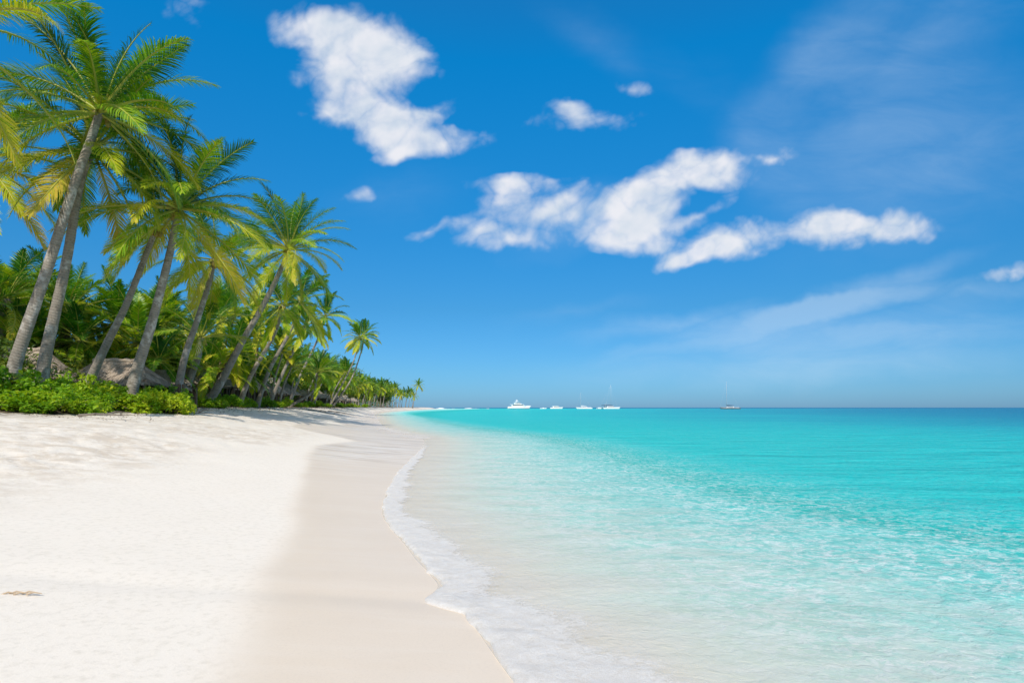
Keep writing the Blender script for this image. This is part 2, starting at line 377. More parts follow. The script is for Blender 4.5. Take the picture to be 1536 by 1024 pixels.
# ------------------------------------------------------------------ FOAM along the water's edge
def foam_strip(name, ys, wid, lead, hgt, solid_f, label, nu=44, seed=0):
    cx = coast(ys); g = np.gradient(cx, ys); k = 1 / np.sqrt(1 + g * g)
    nx = k; ny = -g * k                            # seaward normal of the coast line
    arc = np.concatenate([[0], np.cumsum(np.hypot(np.diff(cx), np.diff(ys)))])
    u = np.linspace(0, 1, nu) ** 1.25
    S, U = np.meshgrid(np.arange(len(ys)), u, indexing='ij')
    wv = np.interp(ys, *wid) * (.8 + .45 * fbm(arc * .9, arc * 0, 3, seed + 5)); ld = np.interp(ys, *lead)
    jag = .10 * (fbm(arc * 1.6, arc * 0 + 3, 3, seed + 1) - .5) + .045 * (vnoise(arc * 9, arc * 0, seed + 2) - .5)
    dist = (-(ld + jag))[:, None] + U * wv[:, None]
    PX = cx[:, None] + nx[:, None] * dist; PY = ys[:, None] + ny[:, None] * dist
    base = np.maximum(height(PX, PY), .006)
    prof = np.clip(U / .06, 0, 1) ** .5 * (1 - .75 * sstep(.08, .75, U))
    lump = .45 + 1.1 * fbm(PX * 7, PY * 7, 4, seed + 3)
    PZ = base + .003 + hgt * prof * lump - .02 * (U < 1e-6)
    solid = solid_f(U, PX, PY)
    Vv = np.stack([PX, PY, PZ], 2).reshape(-1, 3)
    n = nu; i = (np.arange(len(ys) - 1) * n)[:, None]; j = np.arange(n - 1)[None, :]; a = (i + j).ravel()
    Ff = np.stack([a, a + 1, a + n + 1, a + n], 1)[:, ::-1]
    o = link(name, mesh(name, Vv, Ff, M['foam'], {'solid': solid.ravel()}, True))
    tag(o, label, 'foam', kind='stuff'); return o
ys = np.concatenate([np.arange(1.5, 16, .025), np.arange(16, 34, .08)])
def sol(U, PX, PY):
    return np.clip(1.05 - .95 * sstep(.25, 1.0, U + .5 * (fbm(PX * 1.6, PY * 1.6, 3, 91) - .5)), 0, 1) * (1 - .8 * sstep(20, 33, PY))
foam_strip('sea_foam', ys, ([2, 4, 5, 6.5, 9, 12, 16, 24, 34], [1.6, 1.3, 1.05, .85, .72, .66, .48, .4, .3]), ([2, 12, 20, 34], [.03, .05, .05, .05]), .024, sol,
           'bubbly white foam along the edge of the small wave on the beach')
ys2 = np.concatenate([np.arange(32, 60, .2), np.arange(60, 180, .6)])
foam_strip('wash_foam', ys2, ([32, 60, 180], [2.5, 3.2, 3.0]), ([32, 60, 180], [1.6, 1.8, 1.2]), .03,
           lambda U, PX, PY: .62 * np.sin(np.pi * np.clip(U, 0, 1)) * sstep(.35, .6, fbm(PX * .25, PY * .12, 3, 95)) + .1, 'thin streaks of white foam washing onto the far beach', 30, 9)

# ------------------------------------------------------------------ PALM FRONDS
def frond_mesh(elev, seed, n_leaf=46, segs=3, width=.05, L=1.0, droop=75, tone0=.35, name='frond'):
    """unit-length frond growing towards +X from the origin; leaf lengths are relative to the frond"""
    rnd = random.Random(seed)
    N = 18; pts = []; p = Vector((0, 0, 0)); side = rnd.uniform(-.10, .10)
    for i in range(N + 1):
        s = i / N; pts.append(p.copy())
        e = R(elev) - R(droop) * (.25 * s + .75 * s ** 1.8); az = side * s * 2.0
        p = p + Vector((math.cos(e) * math.cos(az), math.cos(e) * math.sin(az), math.sin(e))) * (L / N)
    mb = MB()
    mb.tube(pts, [.0125 * (1 - .88 * (i / N)) + .0012 for i in range(N + 1)], 5, mi=1, a=.5)
    old = tone0
    for k in range(n_leaf):
        s = .13 + .87 * (k / (n_leaf - 1)) ** .95
        x = s * N; i = min(int(x), N - 1); f = x - i
        b = pts[i].lerp(pts[i + 1], f); T = (pts[i + 1] - pts[i]).normalized()
        S0 = Vector((-T.y, T.x, 0)); S0 = (S0 if S0.length > .05 else Vector((0, 1, 0))).normalized()
        Nn = T.cross(S0).normalized()
        if Nn.z < 0: Nn = -Nn
        prof = (.30 + .70 * math.sin(math.pi * min(1, (s - .05) / .72) * .62) ) * (1 - .72 * max(0, (s - .62) / .38) ** 1.4)
        ang = R(66 - 40 * s)
        for sg in (-1, 1):
            ln = .215 * prof * rnd.uniform(.86, 1.12) * L
            dv = (S0 * sg * math.sin(ang + rnd.uniform(-.10, .10)) + T * math.cos(ang) + Nn * rnd.uniform(.10, .42)).normalized()
            q = b.copy(); wd = width * (.65 + .35 * prof) * rnd.uniform(.8, 1.15) * .5
            vs = []; tn = min(1, max(0, old + rnd.uniform(-.14, .14) + .12 * (s - .5)))
            hang = rnd.uniform(.75, 1.25)
            for g in range(segs + 1):
                tt = g / segs; ww = wd * (.55 + .45 * math.sin(math.pi * (tt * .7 + .15))) * (1 - tt ** 3)
                wv = dv.cross(Nn); wv = (wv if wv.length > .01 else T).normalized()
                if g < segs: vs += [q - wv * ww, q + wv * ww]
                else: vs += [q]
                dv = (dv + Vector((0, 0, -1)) * (.30 * hang * (.5 + tt))).normalized()
                q = q + dv * (ln / segs)
            fs = [(2*g, 2*g+1, 2*g+3, 2*g+2) for g in range(segs - 1)] + [(2*segs-2, 2*segs-1, 2*segs)]
            mb.add(vs, fs, tn)
    return mesh(name, mb.v, mb.f, [M['palm'], M['rachis']], {'tone': mb.a}, False, mb.mi)
ELEVS = [(84, 28, .20), (68, 42, .27), (52, 55, .34), (35, 64, .42), (17, 64, .50), (-3, 60, .58), (-26, 50, .63), (-50, 30, .74)]
FR = [[frond_mesh(e, 100 + i * 10 + j, 74, 3, .0098, 1.0, dr, tn) for j in range(3)] for i, (e, dr, tn) in enumerate(ELEVS)]
FRL = [[frond_mesh(e, 500 + i * 10 + j, 36, 2, .026, 1.0, dr, tn) for j in range(2)] for i, (e, dr, tn) in enumerate(ELEVS)]

def frond_plan(n, rnd, old=1.0, wind=0.0):
    """(elevation class, azimuth) for n fronds, youngest first"""
    out = []; az = rnd.uniform(0, 6.28)
    for k in range(n):
        t = (k + .5) / n
        c = (t ** .92) * (len(ELEVS) - 1.0) * old + rnd.uniform(-.45, .45)
        out.append((int(min(len(ELEVS) - 1, max(0, round(c)))), az)); az += 2.39996 + rnd.uniform(-.25, .25)
    return out
def join_crown(name, plan, rnd, src, skirt=None):
    Vs = []; Fs = []; A = []; MI = []; nb = 0
    for c, az in plan:
        me = src[c][rnd.randrange(len(src[c]))]; n = len(me.vertices)
        co = np.empty(n * 3, np.float32); me.vertices.foreach_get('co', co); co = co.reshape(-1, 3) * rnd.uniform(.85, 1.08)
        ca, sa = math.cos(az), math.sin(az); Vs.append(np.stack([co[:, 0] * ca - co[:, 1] * sa, co[:, 0] * sa + co[:, 1] * ca, co[:, 2]], 1))
        Fs += [tuple(i + nb for i in p.vertices) for p in me.polygons]; MI += [p.material_index for p in me.polygons]
        a = np.empty(n, np.float32); me.attributes['tone'].data.foreach_get('value', a); A.append(np.clip(a + rnd.uniform(-.14, .14), 0, 1)); nb += n
    return mesh(name, np.concatenate(Vs), Fs, [M['palm'], M['rachis']], {'tone': np.concatenate(A)}, False, MI)
crowns = []
for i in range(7):
    rn = random.Random(900 + i); crowns.append(join_crown('crown', frond_plan(26, rn, 1.0 if i < 5 else .8), rn, FRL))

def nut_mesh():
    mb = MB(); n, mm = 8, 6
    vs = [(0, 0, .6)] + [(.42 * math.sin(math.pi * i / mm) * math.cos(6.283 * j / n), .42 * math.sin(math.pi * i / mm) * math.sin(6.283 * j / n), .6 * math.cos(math.pi * i / mm) - .08 * math.sin(math.pi * i / mm)) for i in range(1, mm) for j in range(n)] + [(0, 0, -.6)]
    fs = [(0, 1 + j, 1 + (j + 1) % n) for j in range(n)] + [(1 + (i-1)*n + j, 1 + i*n + j, 1 + i*n + (j+1) % n, 1 + (i-1)*n + (j+1) % n) for i in range(1, mm - 1) for j in range(n)] + [(len(vs) - 1, 1 + (mm-2)*n + (j+1) % n, 1 + (mm-2)*n + j) for j in range(n)]
    return mesh('coconut', vs, fs, M['nut'], None, True)
NUT = nut_mesh()
def catmull(P, n):
    P = [P[0] * 2 - P[1]] + P + [P[-1] * 2 - P[-2]]; out = []
    for i in range(1, len(P) - 2):
        for k in range(n):
            t = k / n; a, b, c, d_ = P[i-1], P[i], P[i+1], P[i+2]
            out.append(.5 * ((2*b) + (c-a)*t + (2*a-5*b+4*c-d_)*t*t + (3*b-a-3*c+d_)*t**3))
    return out + [P[-2]]
def trunk_mesh(pts, r0, r1, n=14, name='trunk', m='trunk'):
    L = sum((pts[i+1] - pts[i]).length for i in range(len(pts) - 1)); acc = 0; rad = []
    for i, p in enumerate(pts):
        if i: acc += (p - pts[i-1]).length
        t = acc / L; flare = .55 * math.exp(-acc / .6) + .18 * math.exp(-acc / 2.2)
        rad.append((r0 + (r1 - r0) * t ** .8) * (1 + flare) * (1 + .02 * math.sin(acc * 9)))
    mb = MB(); mb.tube(pts, rad, n, along=True)
    return mesh(name, mb.v, mb.f, M[m], {'along': mb.a}, True)

def palm(label, Yb, Yt, pxs, r0, r1, L, n=28, seed=0, old=1.0, full=True, nuts=7, bark='trunk', group=None, name='coconut_palm', wind=None, fscale=None):
    """pxs: outline of the trunk axis from the foot to the crown, as seen from the beach, laid out at depth Yb..Yt"""
    rnd = random.Random(seed)
    n_p = len(pxs); W = []
    for i, (px, py) in enumerate(pxs):
        t = i / (n_p - 1); Yd = Yb + (Yt - Yb) * t; W.append(at(px, py, Yd))
    b = W[0]; b.x = min(b.x, float(veg(b.y)) - .35); b.z = ground(b.x, b.y) - .12
    if len(W) > 2 and W[1].z < b.z + .4: W.pop(1)
    root = empty(name, b); tag(root, label, 'palm tree', group or 'coconut palms along the beach')
    P = catmull([p - b for p in W], 12 if full else 6); top = P[-1]
    link('trunk', trunk_mesh(P, r0, r1, 14 if full else 8, m=bark), root)
    ax = (P[-1] - P[-3]).normalized()
    plan = frond_plan(n, rnd, old)
    for c, az in plan:
        src = FR if full else FRL
        o = link('frond', src[c][rnd.randrange(len(src[c]))], root)
        o.location = top + ax * (.18 - .05 * c) + Vector((math.cos(az), math.sin(az), 0)) * r1 * .7
        s = L * rnd.uniform(.88, 1.10) * (.84 if c == 0 else 1)
        o.scale = (s, s, s)
        tilt = Matrix.Rotation(rnd.uniform(-.5, .5), 4, 'X')
        o.rotation_euler = (Matrix.Rotation(ax.x * .35, 4, 'Y') @ Matrix.Rotation(az, 4, 'Z') @ tilt).to_euler()
    for k in range(nuts):
        az = rnd.uniform(0, 6.28); o = link('coconut', NUT, root)
        o.location = top + Vector((math.cos(az) * (r1 + .13), math.sin(az) * (r1 + .13), -rnd.uniform(.1, .5))); s = rnd.uniform(.22, .30); o.scale = (s, s, s)
        o.rotation_euler = (rnd.uniform(-.4, .4), rnd.uniform(-.4, .4), az)
    return root

NEAR = [
 # label, Yb, Yt, trunk px, r0, r1, frond length, n, seed, old
 ('tallest coconut palm, thick grey trunk leaning right from the shrubs at the left edge', 25, 25, [(8,590),(26,535),(72,400),(112,275),(136,210),(150,168)], .255, .15, 4.8, 36, 1, .93),
 ('grey palm trunk just behind the tallest palm, with a dark drooping crown under its crown', 26.5, 26.5, [(58,600),(68,535),(98,400),(120,275),(140,222)], .26, .15, 4.9, 26, 22, 1.12),
 ('leaning coconut palm with yellow hanging fronds, right of the low thatched roof', 29, 29, [(190,600),(204,560),(226,490),(250,400),(262,345),(269,312)], .26, .145, 4.9, 37, 3, .95),
 ('slim curved palm trunk leaning right in front of the low thatched roof', 30.5, 30, [(118,605),(134,572),(163,510),(188,460),(212,400),(236,338)], .22, .12, 3.6, 13, 54, 1.0),
 ('palm with a ragged yellowing crown between the yellow leaning palm and the round crowned palm', 36, 36, [(262,590),(276,540),(296,480),(312,430),(322,388)], .22, .13, 4.2, 26, 5, 1.12),
 ('round crowned palm with a long slanting trunk rooted at the edge of the open sand', 43, 43, [(306,612),(330,575),(362,515),(400,448),(424,398),(433,374)], .28, .15, 4.7, 42, 6, .97),
 ('short young palm with arching yellow green fronds beside the foot of the slanting trunk', 40, 40, [(272,606),(281,577),(296,537),(301,506)], .26, .20, 3.7, 22, 7, .72),
 ('bushy young palm with a dark brown fibrous trunk behind the two tall grey trunks', 39, 39, [(84,590),(88,550),(96,505),(100,470)], .36, .30, 4.1, 24, 8, .74),
 ('low leafy palm at the left edge behind the tallest palm trunk', 34, 34, [(-10,595),(-4,540),(4,480),(8,448)], .30, .24, 3.8, 22, 9, .85),
]
for i, (lb, Yb, Yt, pxs, r0, r1, L, n, sd, old) in enumerate(NEAR):
    palm(lb, Yb, Yt, pxs, r0, r1, L, n, sd, old, nuts=8 if old >= .95 else 3, bark='bark_brown' if 'fibrous' in lb else 'trunk')
# two palms whose trunks stand outside the left edge; only their fronds reach into view
palm('palm outside the left edge with high blue green fronds hanging into the top left corner', 19, 19, [(-190,640),(-150,420),(-100,180),(-80,40)], .30, .18, 4.4, 15, 31, 1.0, nuts=4)
palm('palm at the left edge with dark fronds hanging below the tallest palm crown', 27, 27, [(-110,610),(-80,450),(-52,300),(-40,232)], .30, .17, 4.4, 26, 32, 1.1, nuts=4)

MID = [
 ('thin palm under the round crown with a slanting trunk, second trunk from the sand edge', 50, 50, [(356,606),(378,560),(412,500),(424,458)], .22, .13, 3.7, 24, 41, 1.1),
 ('palm whose hanging fronds fill the gap right of the long slanting trunk', 56, 56, [(384,606),(404,555),(436,495),(450,452)], .22, .13, 3.9, 24, 42, 1.12),
 ('palm with two tone crown just left of the small crown against the sky', 66, 66, [(402,606),(424,560),(448,510),(460,486)], .22, .13, 3.6, 24, 43, 1.0),
 ('small crowned palm standing against the sky right of the round crowned palm', 84, 84, [(432,606),(452,560),(476,510),(488,474)], .21, .12, 3.8, 26, 44, 1.05),
 ('low spreading palm in front of the thatched shelters with trunk on the sand edge', 76, 76, [(464,608),(468,588),(474,570),(477,558)], .17, .12, 3.6, 20, 45, .8),
 ('left one of the pair of lone tall palms with crossing crowns against the open sky', 120, 120, [(493,607),(514,575),(531,540),(540,506)], .19, .11, 4.2, 24, 46, 1.05),
 ('right one of the pair of lone tall palms with crossing crowns against the open sky', 124, 124, [(507,608),(526,570),(541,530),(547,503)], .19, .11, 3.9, 22, 47, 1.0),
]
for lb, Yb, Yt, pxs, r0, r1, L, n, sd, old in MID:
    palm(lb, Yb, Yt, pxs, r0, r1, L, n, sd, old, full=False, nuts=4)

def small_palm(label, x, y, h, L, ci, rnd, lean=(0, 0), group=None, bark='trunk', r0=None):
    z = ground(x, y) - .1; root = empty('coconut_palm', (x, y, z)); tag(root, label, 'palm tree', group)
    P = catmull([Vector((0, 0, 0)), Vector((lean[0] * .35, lean[1] * .35, h * .5)), Vector((lean[0], lean[1], h))], 6)
    r0 = r0 or max(.16, h * .017); link('trunk', trunk_mesh(P, r0, r0 * .6, 8, m=bark), root)
    c = link('crown', crowns[ci], root, P[-1]); c.scale = (L, L, L * rnd.uniform(.9, 1.05)); c.rotation_euler = (rnd.uniform(-.12, .12), rnd.uniform(-.12, .12), rnd.uniform(0, 6.28))
    return root
rnd = random.Random(77)
# the last palm on the point
o = small_palm('lone tall palm at the very end of the shoreline row above the point', at(619, 600, 520).x, 520, 19.5, 7.0, 2, rnd, (5.0, 0), 'palms along the far shore')
o = small_palm('short yellowish palm beside the lone palm at the end of the shoreline row', at(608, 600, 500).x, 500, 12.5, 6.0, 4, rnd, (3, 0), 'palms along the far shore')
# the row that runs along the far beach
yy = 92.0; k = 0
while yy < 560:
    for row in range(3):
        Yp = yy + rnd.uniform(-.03, .03) * yy
        x = float(veg(Yp)) - rnd.uniform(.5, 2.5) - row * (3.2 + yy * .012) - rnd.uniform(0, 1.5)
        h = np.interp(yy, [92, 130, 200, 300, 450, 560], [6.5, 8.0, 10.0, 13, 15, 15]) * rnd.uniform(.66, 1.0) * (1 + .10 * row)
        small_palm('one of the small palms in the dense row shrinking towards the far point', x, Yp, h, rnd.uniform(3.3, 4.3) * np.interp(yy, [90, 300], [1, 1.35]), rnd.randrange(7), rnd,
                   (rnd.uniform(.5, 3.2), rnd.uniform(-1, 1)), 'palms along the far shore')
    k += 1; yy *= 1.062 if yy < 250 else 1.05
# palms of the grove behind the front trunks
for Yp, px, py in [(33,-30,470),(38,52,478),(37,130,500),(42,178,476),(40,205,505),(45,222,470),(47,255,478),(44,168,520),(52,240,500),(50,330,470),(48,345,520),(56,350,450),
                   (58,372,500),(64,392,478),(60,300,520),(68,420,520),(72,440,540),(70,380,535),(40,30,440),(43,95,465),(46,140,462),
                   (36,62,520),(52,190,455),(60,268,455),(66,340,430),(72,395,450),(34,15,515),(38,240,530),(47,320,545),(55,365,545)]:
    p = at(px + rnd.uniform(-6, 6), py + (26 if py < 470 and 100 < px < 400 else 8), Yp); x0 = p.x - rnd.uniform(.6, 2.0); g = ground(x0, Yp)
    small_palm('one of the bushy green palms crowded in the grove behind the front trunks', x0, Yp, max(1.6, p.z - g), rnd.uniform(3.0, 4.2), rnd.choice([0, 1, 2, 3, 4, 5, 6, 5, 6]), rnd, (p.x - x0, rnd.uniform(-.5, .5)),
               'palms in the grove behind', bark=rnd.choice(['trunk', 'bark_brown']))

# ------------------------------------------------------------------ LEAFY THINGS
def leaves(centres, size, rnd, up=.55, aspect=.48, tone=lambda p: .5, n=1):
    """numpy batch of pointed folded leaves, 5 verts each"""
    C = np.asarray(centres, float); m = len(C); g = np.random.default_rng(rnd.randrange(10**6))
    az = g.uniform(0, 2*np.pi, m); pit = g.normal(.15, .5, m)
    Dv = np.stack([np.cos(az)*np.cos(pit), np.sin(az)*np.cos(pit), np.sin(pit)], 1)
    Nn = g.normal(0, 1, (m, 3)) * (1 - up); Nn[:, 2] += up * 1.6
    W = np.cross(Nn, Dv); W /= np.linalg.norm(W, axis=1)[:, None] + 1e-9
    Nn = np.cross(Dv, W); s = (size * g.uniform(.65, 1.25, m))[:, None]
    base = C; tip = C + Dv * s - np.array([0, 0, .12]) * s
    midp = C + Dv * s * .5 + Nn * s * .05; l = C + Dv * s * .48 - W * s * aspect * .5 + Nn * s * .13; r = C + Dv * s * .48 + W * s * aspect * .5 + Nn * s * .13
    V = np.stack([base, l, midp, r, tip], 1).reshape(-1, 3)
    i = np.arange(m)[:, None] * 5
    Fc = np.concatenate([i + np.array([0, 2, 1]), i + np.array([1, 2, 4]), i + np.array([0, 3, 2]), i + np.array([3, 4, 2])], 0)
    t = np.clip(np.array([tone(p) for p in C]) + g.normal(0, .14, m), 0, 1)
    return V, Fc, np.repeat(t, 5)
def blob_points(rnd, blobs, n, shell=.62):
    out = []; tot = sum(b[3] ** 2 for b in blobs)
    for (x, y, z, r, sq) in blobs:
        for _ in range(int(n * r * r / tot)):
            v = Vector((rnd.gauss(0, 1), rnd.gauss(0, 1), rnd.gauss(0, 1))).normalized() * r * (shell + (1 - shell) * rnd.random()) * rnd.uniform(.8, 1.1)
            out.append((x + v.x, y + v.y, max(.03, z + v.z * sq)))
    return out
def shrub_meshes(seed):
    rn = random.Random(seed); bl = []
    for k in range(9):
        a = rn.uniform(0, 6.28); rr = rn.uniform(.1, .75); bl.append((math.cos(a) * rr, math.sin(a) * rr, rn.uniform(.15, .62) * (1.1 - rr * .6), rn.uniform(.26, .42), .8))
    for k in range(26):
        a = rn.uniform(0, 6.28); rr = rn.uniform(.2, 1.08); bl.append((math.cos(a) * rr, math.sin(a) * rr, rn.uniform(.35, 1.02) * (1.15 - rr * .62), rn.uniform(.10, .19), 1.1))
    P = blob_points(rn, bl, 2500, .45)
    # clumps: tone varies by sprig
    V, Fc, t = leaves(P, .165, rn, .55, .55, lambda p: .30 + .62 * float(fbm(np.array([p[0] * 2.6]), np.array([p[1] * 2.6 + p[2] * 3]), 2, seed)[0]))
    fol = mesh('foliage', V, Fc, M['shrub'], {'tone': t})
    mb = MB()
    for b in bl: mb.tube([(b[0] * .1, b[1] * .1, -.05), (b[0] * .5, b[1] * .5, b[2] * .45), (b[0], b[1], b[2])], [.022, .015, .006], 5, along=True)
    for k in range(10):
        a = rn.uniform(0, 6.28); mb.tube([(0, 0, 0), (math.cos(a) * .5, math.sin(a) * .5, .25), (math.cos(a) * 1.0, math.sin(a) * 1.0, rn.uniform(.05, .5))], [.015, .01, .005], 4, along=True)
    st = mesh('stem', mb.v, mb.f, M['bark_brown'], {'along': mb.a}, True)
    return fol, st
SH = [shrub_meshes(300 + i) for i in range(5)]
def shrub(label, px, Y, w, h, k, rnd, group='beach shrubs', dz=0):
    x = (px - CX) / F * Y; root = empty('beach_shrub', (x, Y, ground(x, Y) - .03 + dz), rnd.uniform(0, 6.28)); tag(root, label, 'shrub', group)
    f, s = SH[k % len(SH)]
    for nm, me in (('foliage', f), ('stem', s)):
        o = link(nm, me, root); o.scale = (w, w, h * 1.08)
    return root
rnd = random.Random(5)
SHRUBS = [
 ('big bright green shrub at the left edge, in front of the tallest palm', 12, 23.0, 1.5, 1.45, 0), ('bright yellow green shrub at the front, reaching down to the sand by a dark twig', 92, 22.6, 1.25, 1.05, 1),
 ('low spreading shrub at the left edge, lowest leaves on the sand', 45, 22.0, 1.4, .75, 2), ('shrub filling the gap between the two thick grey trunks', 62, 24.0, 1.2, 1.35, 3),
 ('shrub with yellow leaves in front of the slim curved trunk', 132, 25.2, 1.0, .9, 4), ('dark green shrub under the eave of the low thatched roof', 168, 27.6, 1.3, 1.15, 0),
 ('green shrub around the foot of the yellow leaning palm', 206, 28.2, 1.25, 1.1, 1), ('glossy shrub right of the foot of the yellow leaning palm', 238, 29.0, 1.1, 1.1, 2),
 ('lemon green shrub at the right end of the row, before the short young palm', 262, 29.6, .85, 1.15, 3)]
for lb, px, Y_, w_, h_, k_ in SHRUBS: shrub(lb, px, Y_, w_, h_, k_, rnd)
for px, Y_, w_, h_ in [(-40,24,1.6,1.4),(-20,22,1.3,1.0),(28,25.5,1.2,1.3),(110,26.5,1.2,1.5),(150,29.5,1.3,1.3),(190,31,1.3,1.3),(225,32,1.3,1.3),(255,33,1.2,1.3),(75,21.8,.8,.5),(120,23.2,.8,.55)]:
    shrub('one of the green shrubs packed in the hedge of leaves below the tall palms', px, Y_, w_, h_, rnd.randrange(5), rnd, 'shrubs packed under the tall palms')
for px, Y_ in [(292,42),(300,44),(340,47),(352,50),(366,52),(378,54),(391,60),(404,66),(416,68),(428,72),(440,76),(452,84),(466,92),(478,98),(490,108),(502,116),(514,130),(524,140),(534,150),(545,165),(556,185),(566,205),(575,235),(584,265),(330,45),(362,49),(398,63),(445,80)]:
    s_ = rnd.uniform(.5, .85) * (1 + Y_ / 220)
    xv = float(veg(Y_)) - rnd.uniform(.2, 1.8); shrub('one of the low green plants dotted along the sand edge beneath the shelters', CX + xv / Y_ * F, Y_, s_ * 1.1, s_ * rnd.uniform(.7, 1.1), rnd.randrange(5), rnd, 'plants along the sand edge')

def tree_meshes(seed, n=5200, size=.42):
    rn = random.Random(seed); bl = []
    for k in range(16):
        a = rn.uniform(0, 6.28); rr = rn.uniform(.3, 2.6); bl.append((math.cos(a) * rr, math.sin(a) * rr, 3.8 + rn.uniform(-1.3, 2.4) - rr * .25, rn.uniform(.7, 1.35), .75))
    P = blob_points(rn, bl, n, .6)
    V, Fc, t = leaves(P, size, rn, .5, .5, lambda p: .15 + .75 * float(fbm(np.array([p[0] * 1.1]), np.array([p[1] * 1.1 + p[2] * 1.5]), 2, seed)[0]))
    cr = mesh('crown', V, Fc, M['broad'], {'tone': t})
    mb = MB(); mb.tube([(0, 0, -.2), (.1, 0, 1.2), (.05, .1, 2.6), (0, 0, 4.2)], [.2, .16, .13, .07], 8, along=True)
    for b in bl[:10]: mb.tube([(.05, .05, 2.0), (b[0] * .5, b[1] * .5, 2.6 + (b[2] - 2.6) * .4), (b[0], b[1], b[2])], [.09, .06, .02], 5, along=True)
    return cr, mesh('trunk', mb.v, mb.f, M['bark_brown'], {'along': mb.a}, True)
TR = [tree_meshes(400 + i) for i in range(4)]
rnd = random.Random(15)
for px, Y_, s_ in [(-40,44,1.0),(20,46,1.05),(80,47,1.0),(140,50,1.0),(195,52,.95),(245,54,1.0),(290,58,1.0),(330,62,1.05),(365,68,1.1),(400,76,1.25),(430,86,1.3),(455,98,1.35),(480,112,1.35),(505,130,1.5),(528,150,1.6),(548,175,1.75),(565,205,1.85),(580,250,2.0),(592,300,2.1),(602,370,2.3),(560,140,1.15),(490,96,1.0),(415,70,1.0)]:
    x = (px - CX) / F * Y_; x = min(x, float(veg(Y_)) - 4.5)
    root = empty('broadleaf_tree', (x, Y_, ground(x, Y_) - .1), rnd.uniform(0, 6.28))
    tag(root, 'one of the dense dark broadleaf trees filling the grove behind the palms', 'tree', 'broadleaf trees behind the palms')
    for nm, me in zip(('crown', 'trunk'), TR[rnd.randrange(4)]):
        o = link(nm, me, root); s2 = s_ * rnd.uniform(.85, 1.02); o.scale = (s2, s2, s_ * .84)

# undergrowth: a mass of leaves between the trunks
rnd = random.Random(25); P = []; SZ = []
g = np.random.default_rng(3)
m_ = 52000
Yq = 24 * (560 / 24) ** (g.random(m_) ** 1.25)
dep = g.gamma(2.0, 2.2, m_) * (1 + Yq / 300) + np.interp(Yq, [40, 50, 300], [2.6, 7.0, 13.0])
Xq = veg(Yq) - dep
hmax = np.interp(Yq, [24, 60, 150, 500], [2.6, 2.8, 4.2, 8.0]) * (.45 + 1.0 * fbm(Xq * .25, Yq * .25, 3, 81)) * np.clip(dep / 6, .35, 1.3)
Zq = height(Xq, Yq) + g.random(m_) ** .8 * hmax
keep = g.random(m_) < 1.0
P = np.stack([Xq, Yq, Zq], 1)
V, Fc, t = leaves(P, np.interp(Yq, [24, 100, 560], [.30, .50, 1.3]), rnd, .45, .42, lambda p: .35)
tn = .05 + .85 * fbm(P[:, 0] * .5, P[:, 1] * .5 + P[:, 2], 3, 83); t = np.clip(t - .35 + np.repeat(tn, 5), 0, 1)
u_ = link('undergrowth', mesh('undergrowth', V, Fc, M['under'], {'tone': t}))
tag(u_, 'tangled dark undergrowth filling the grove between the trunks', 'undergrowth', kind='stuff')
# fallen leaves and twigs along the edge of the sand
m_ = 4200; Yq = 20 * (150 / 20) ** g.random(m_); Xq = veg(Yq) + g.normal(-.2, 1.3, m_); P = np.stack([Xq, Yq, height(Xq, Yq) + .015], 1)
V, Fc, t = leaves(P, np.interp(Yq, [20, 150], [.10, .35]), rnd, .97, .35, lambda p: .9)
ml = simple_mat('dry_leaf', (.14, .095, .055), .9, .2, .5, 5.0)
tag(link('leaf_litter', mesh('leaf_litter', V, Fc, ml, {'tone': t})), 'dry brown leaves scattered where the sand meets the plants', 'leaf litter', kind='stuff')

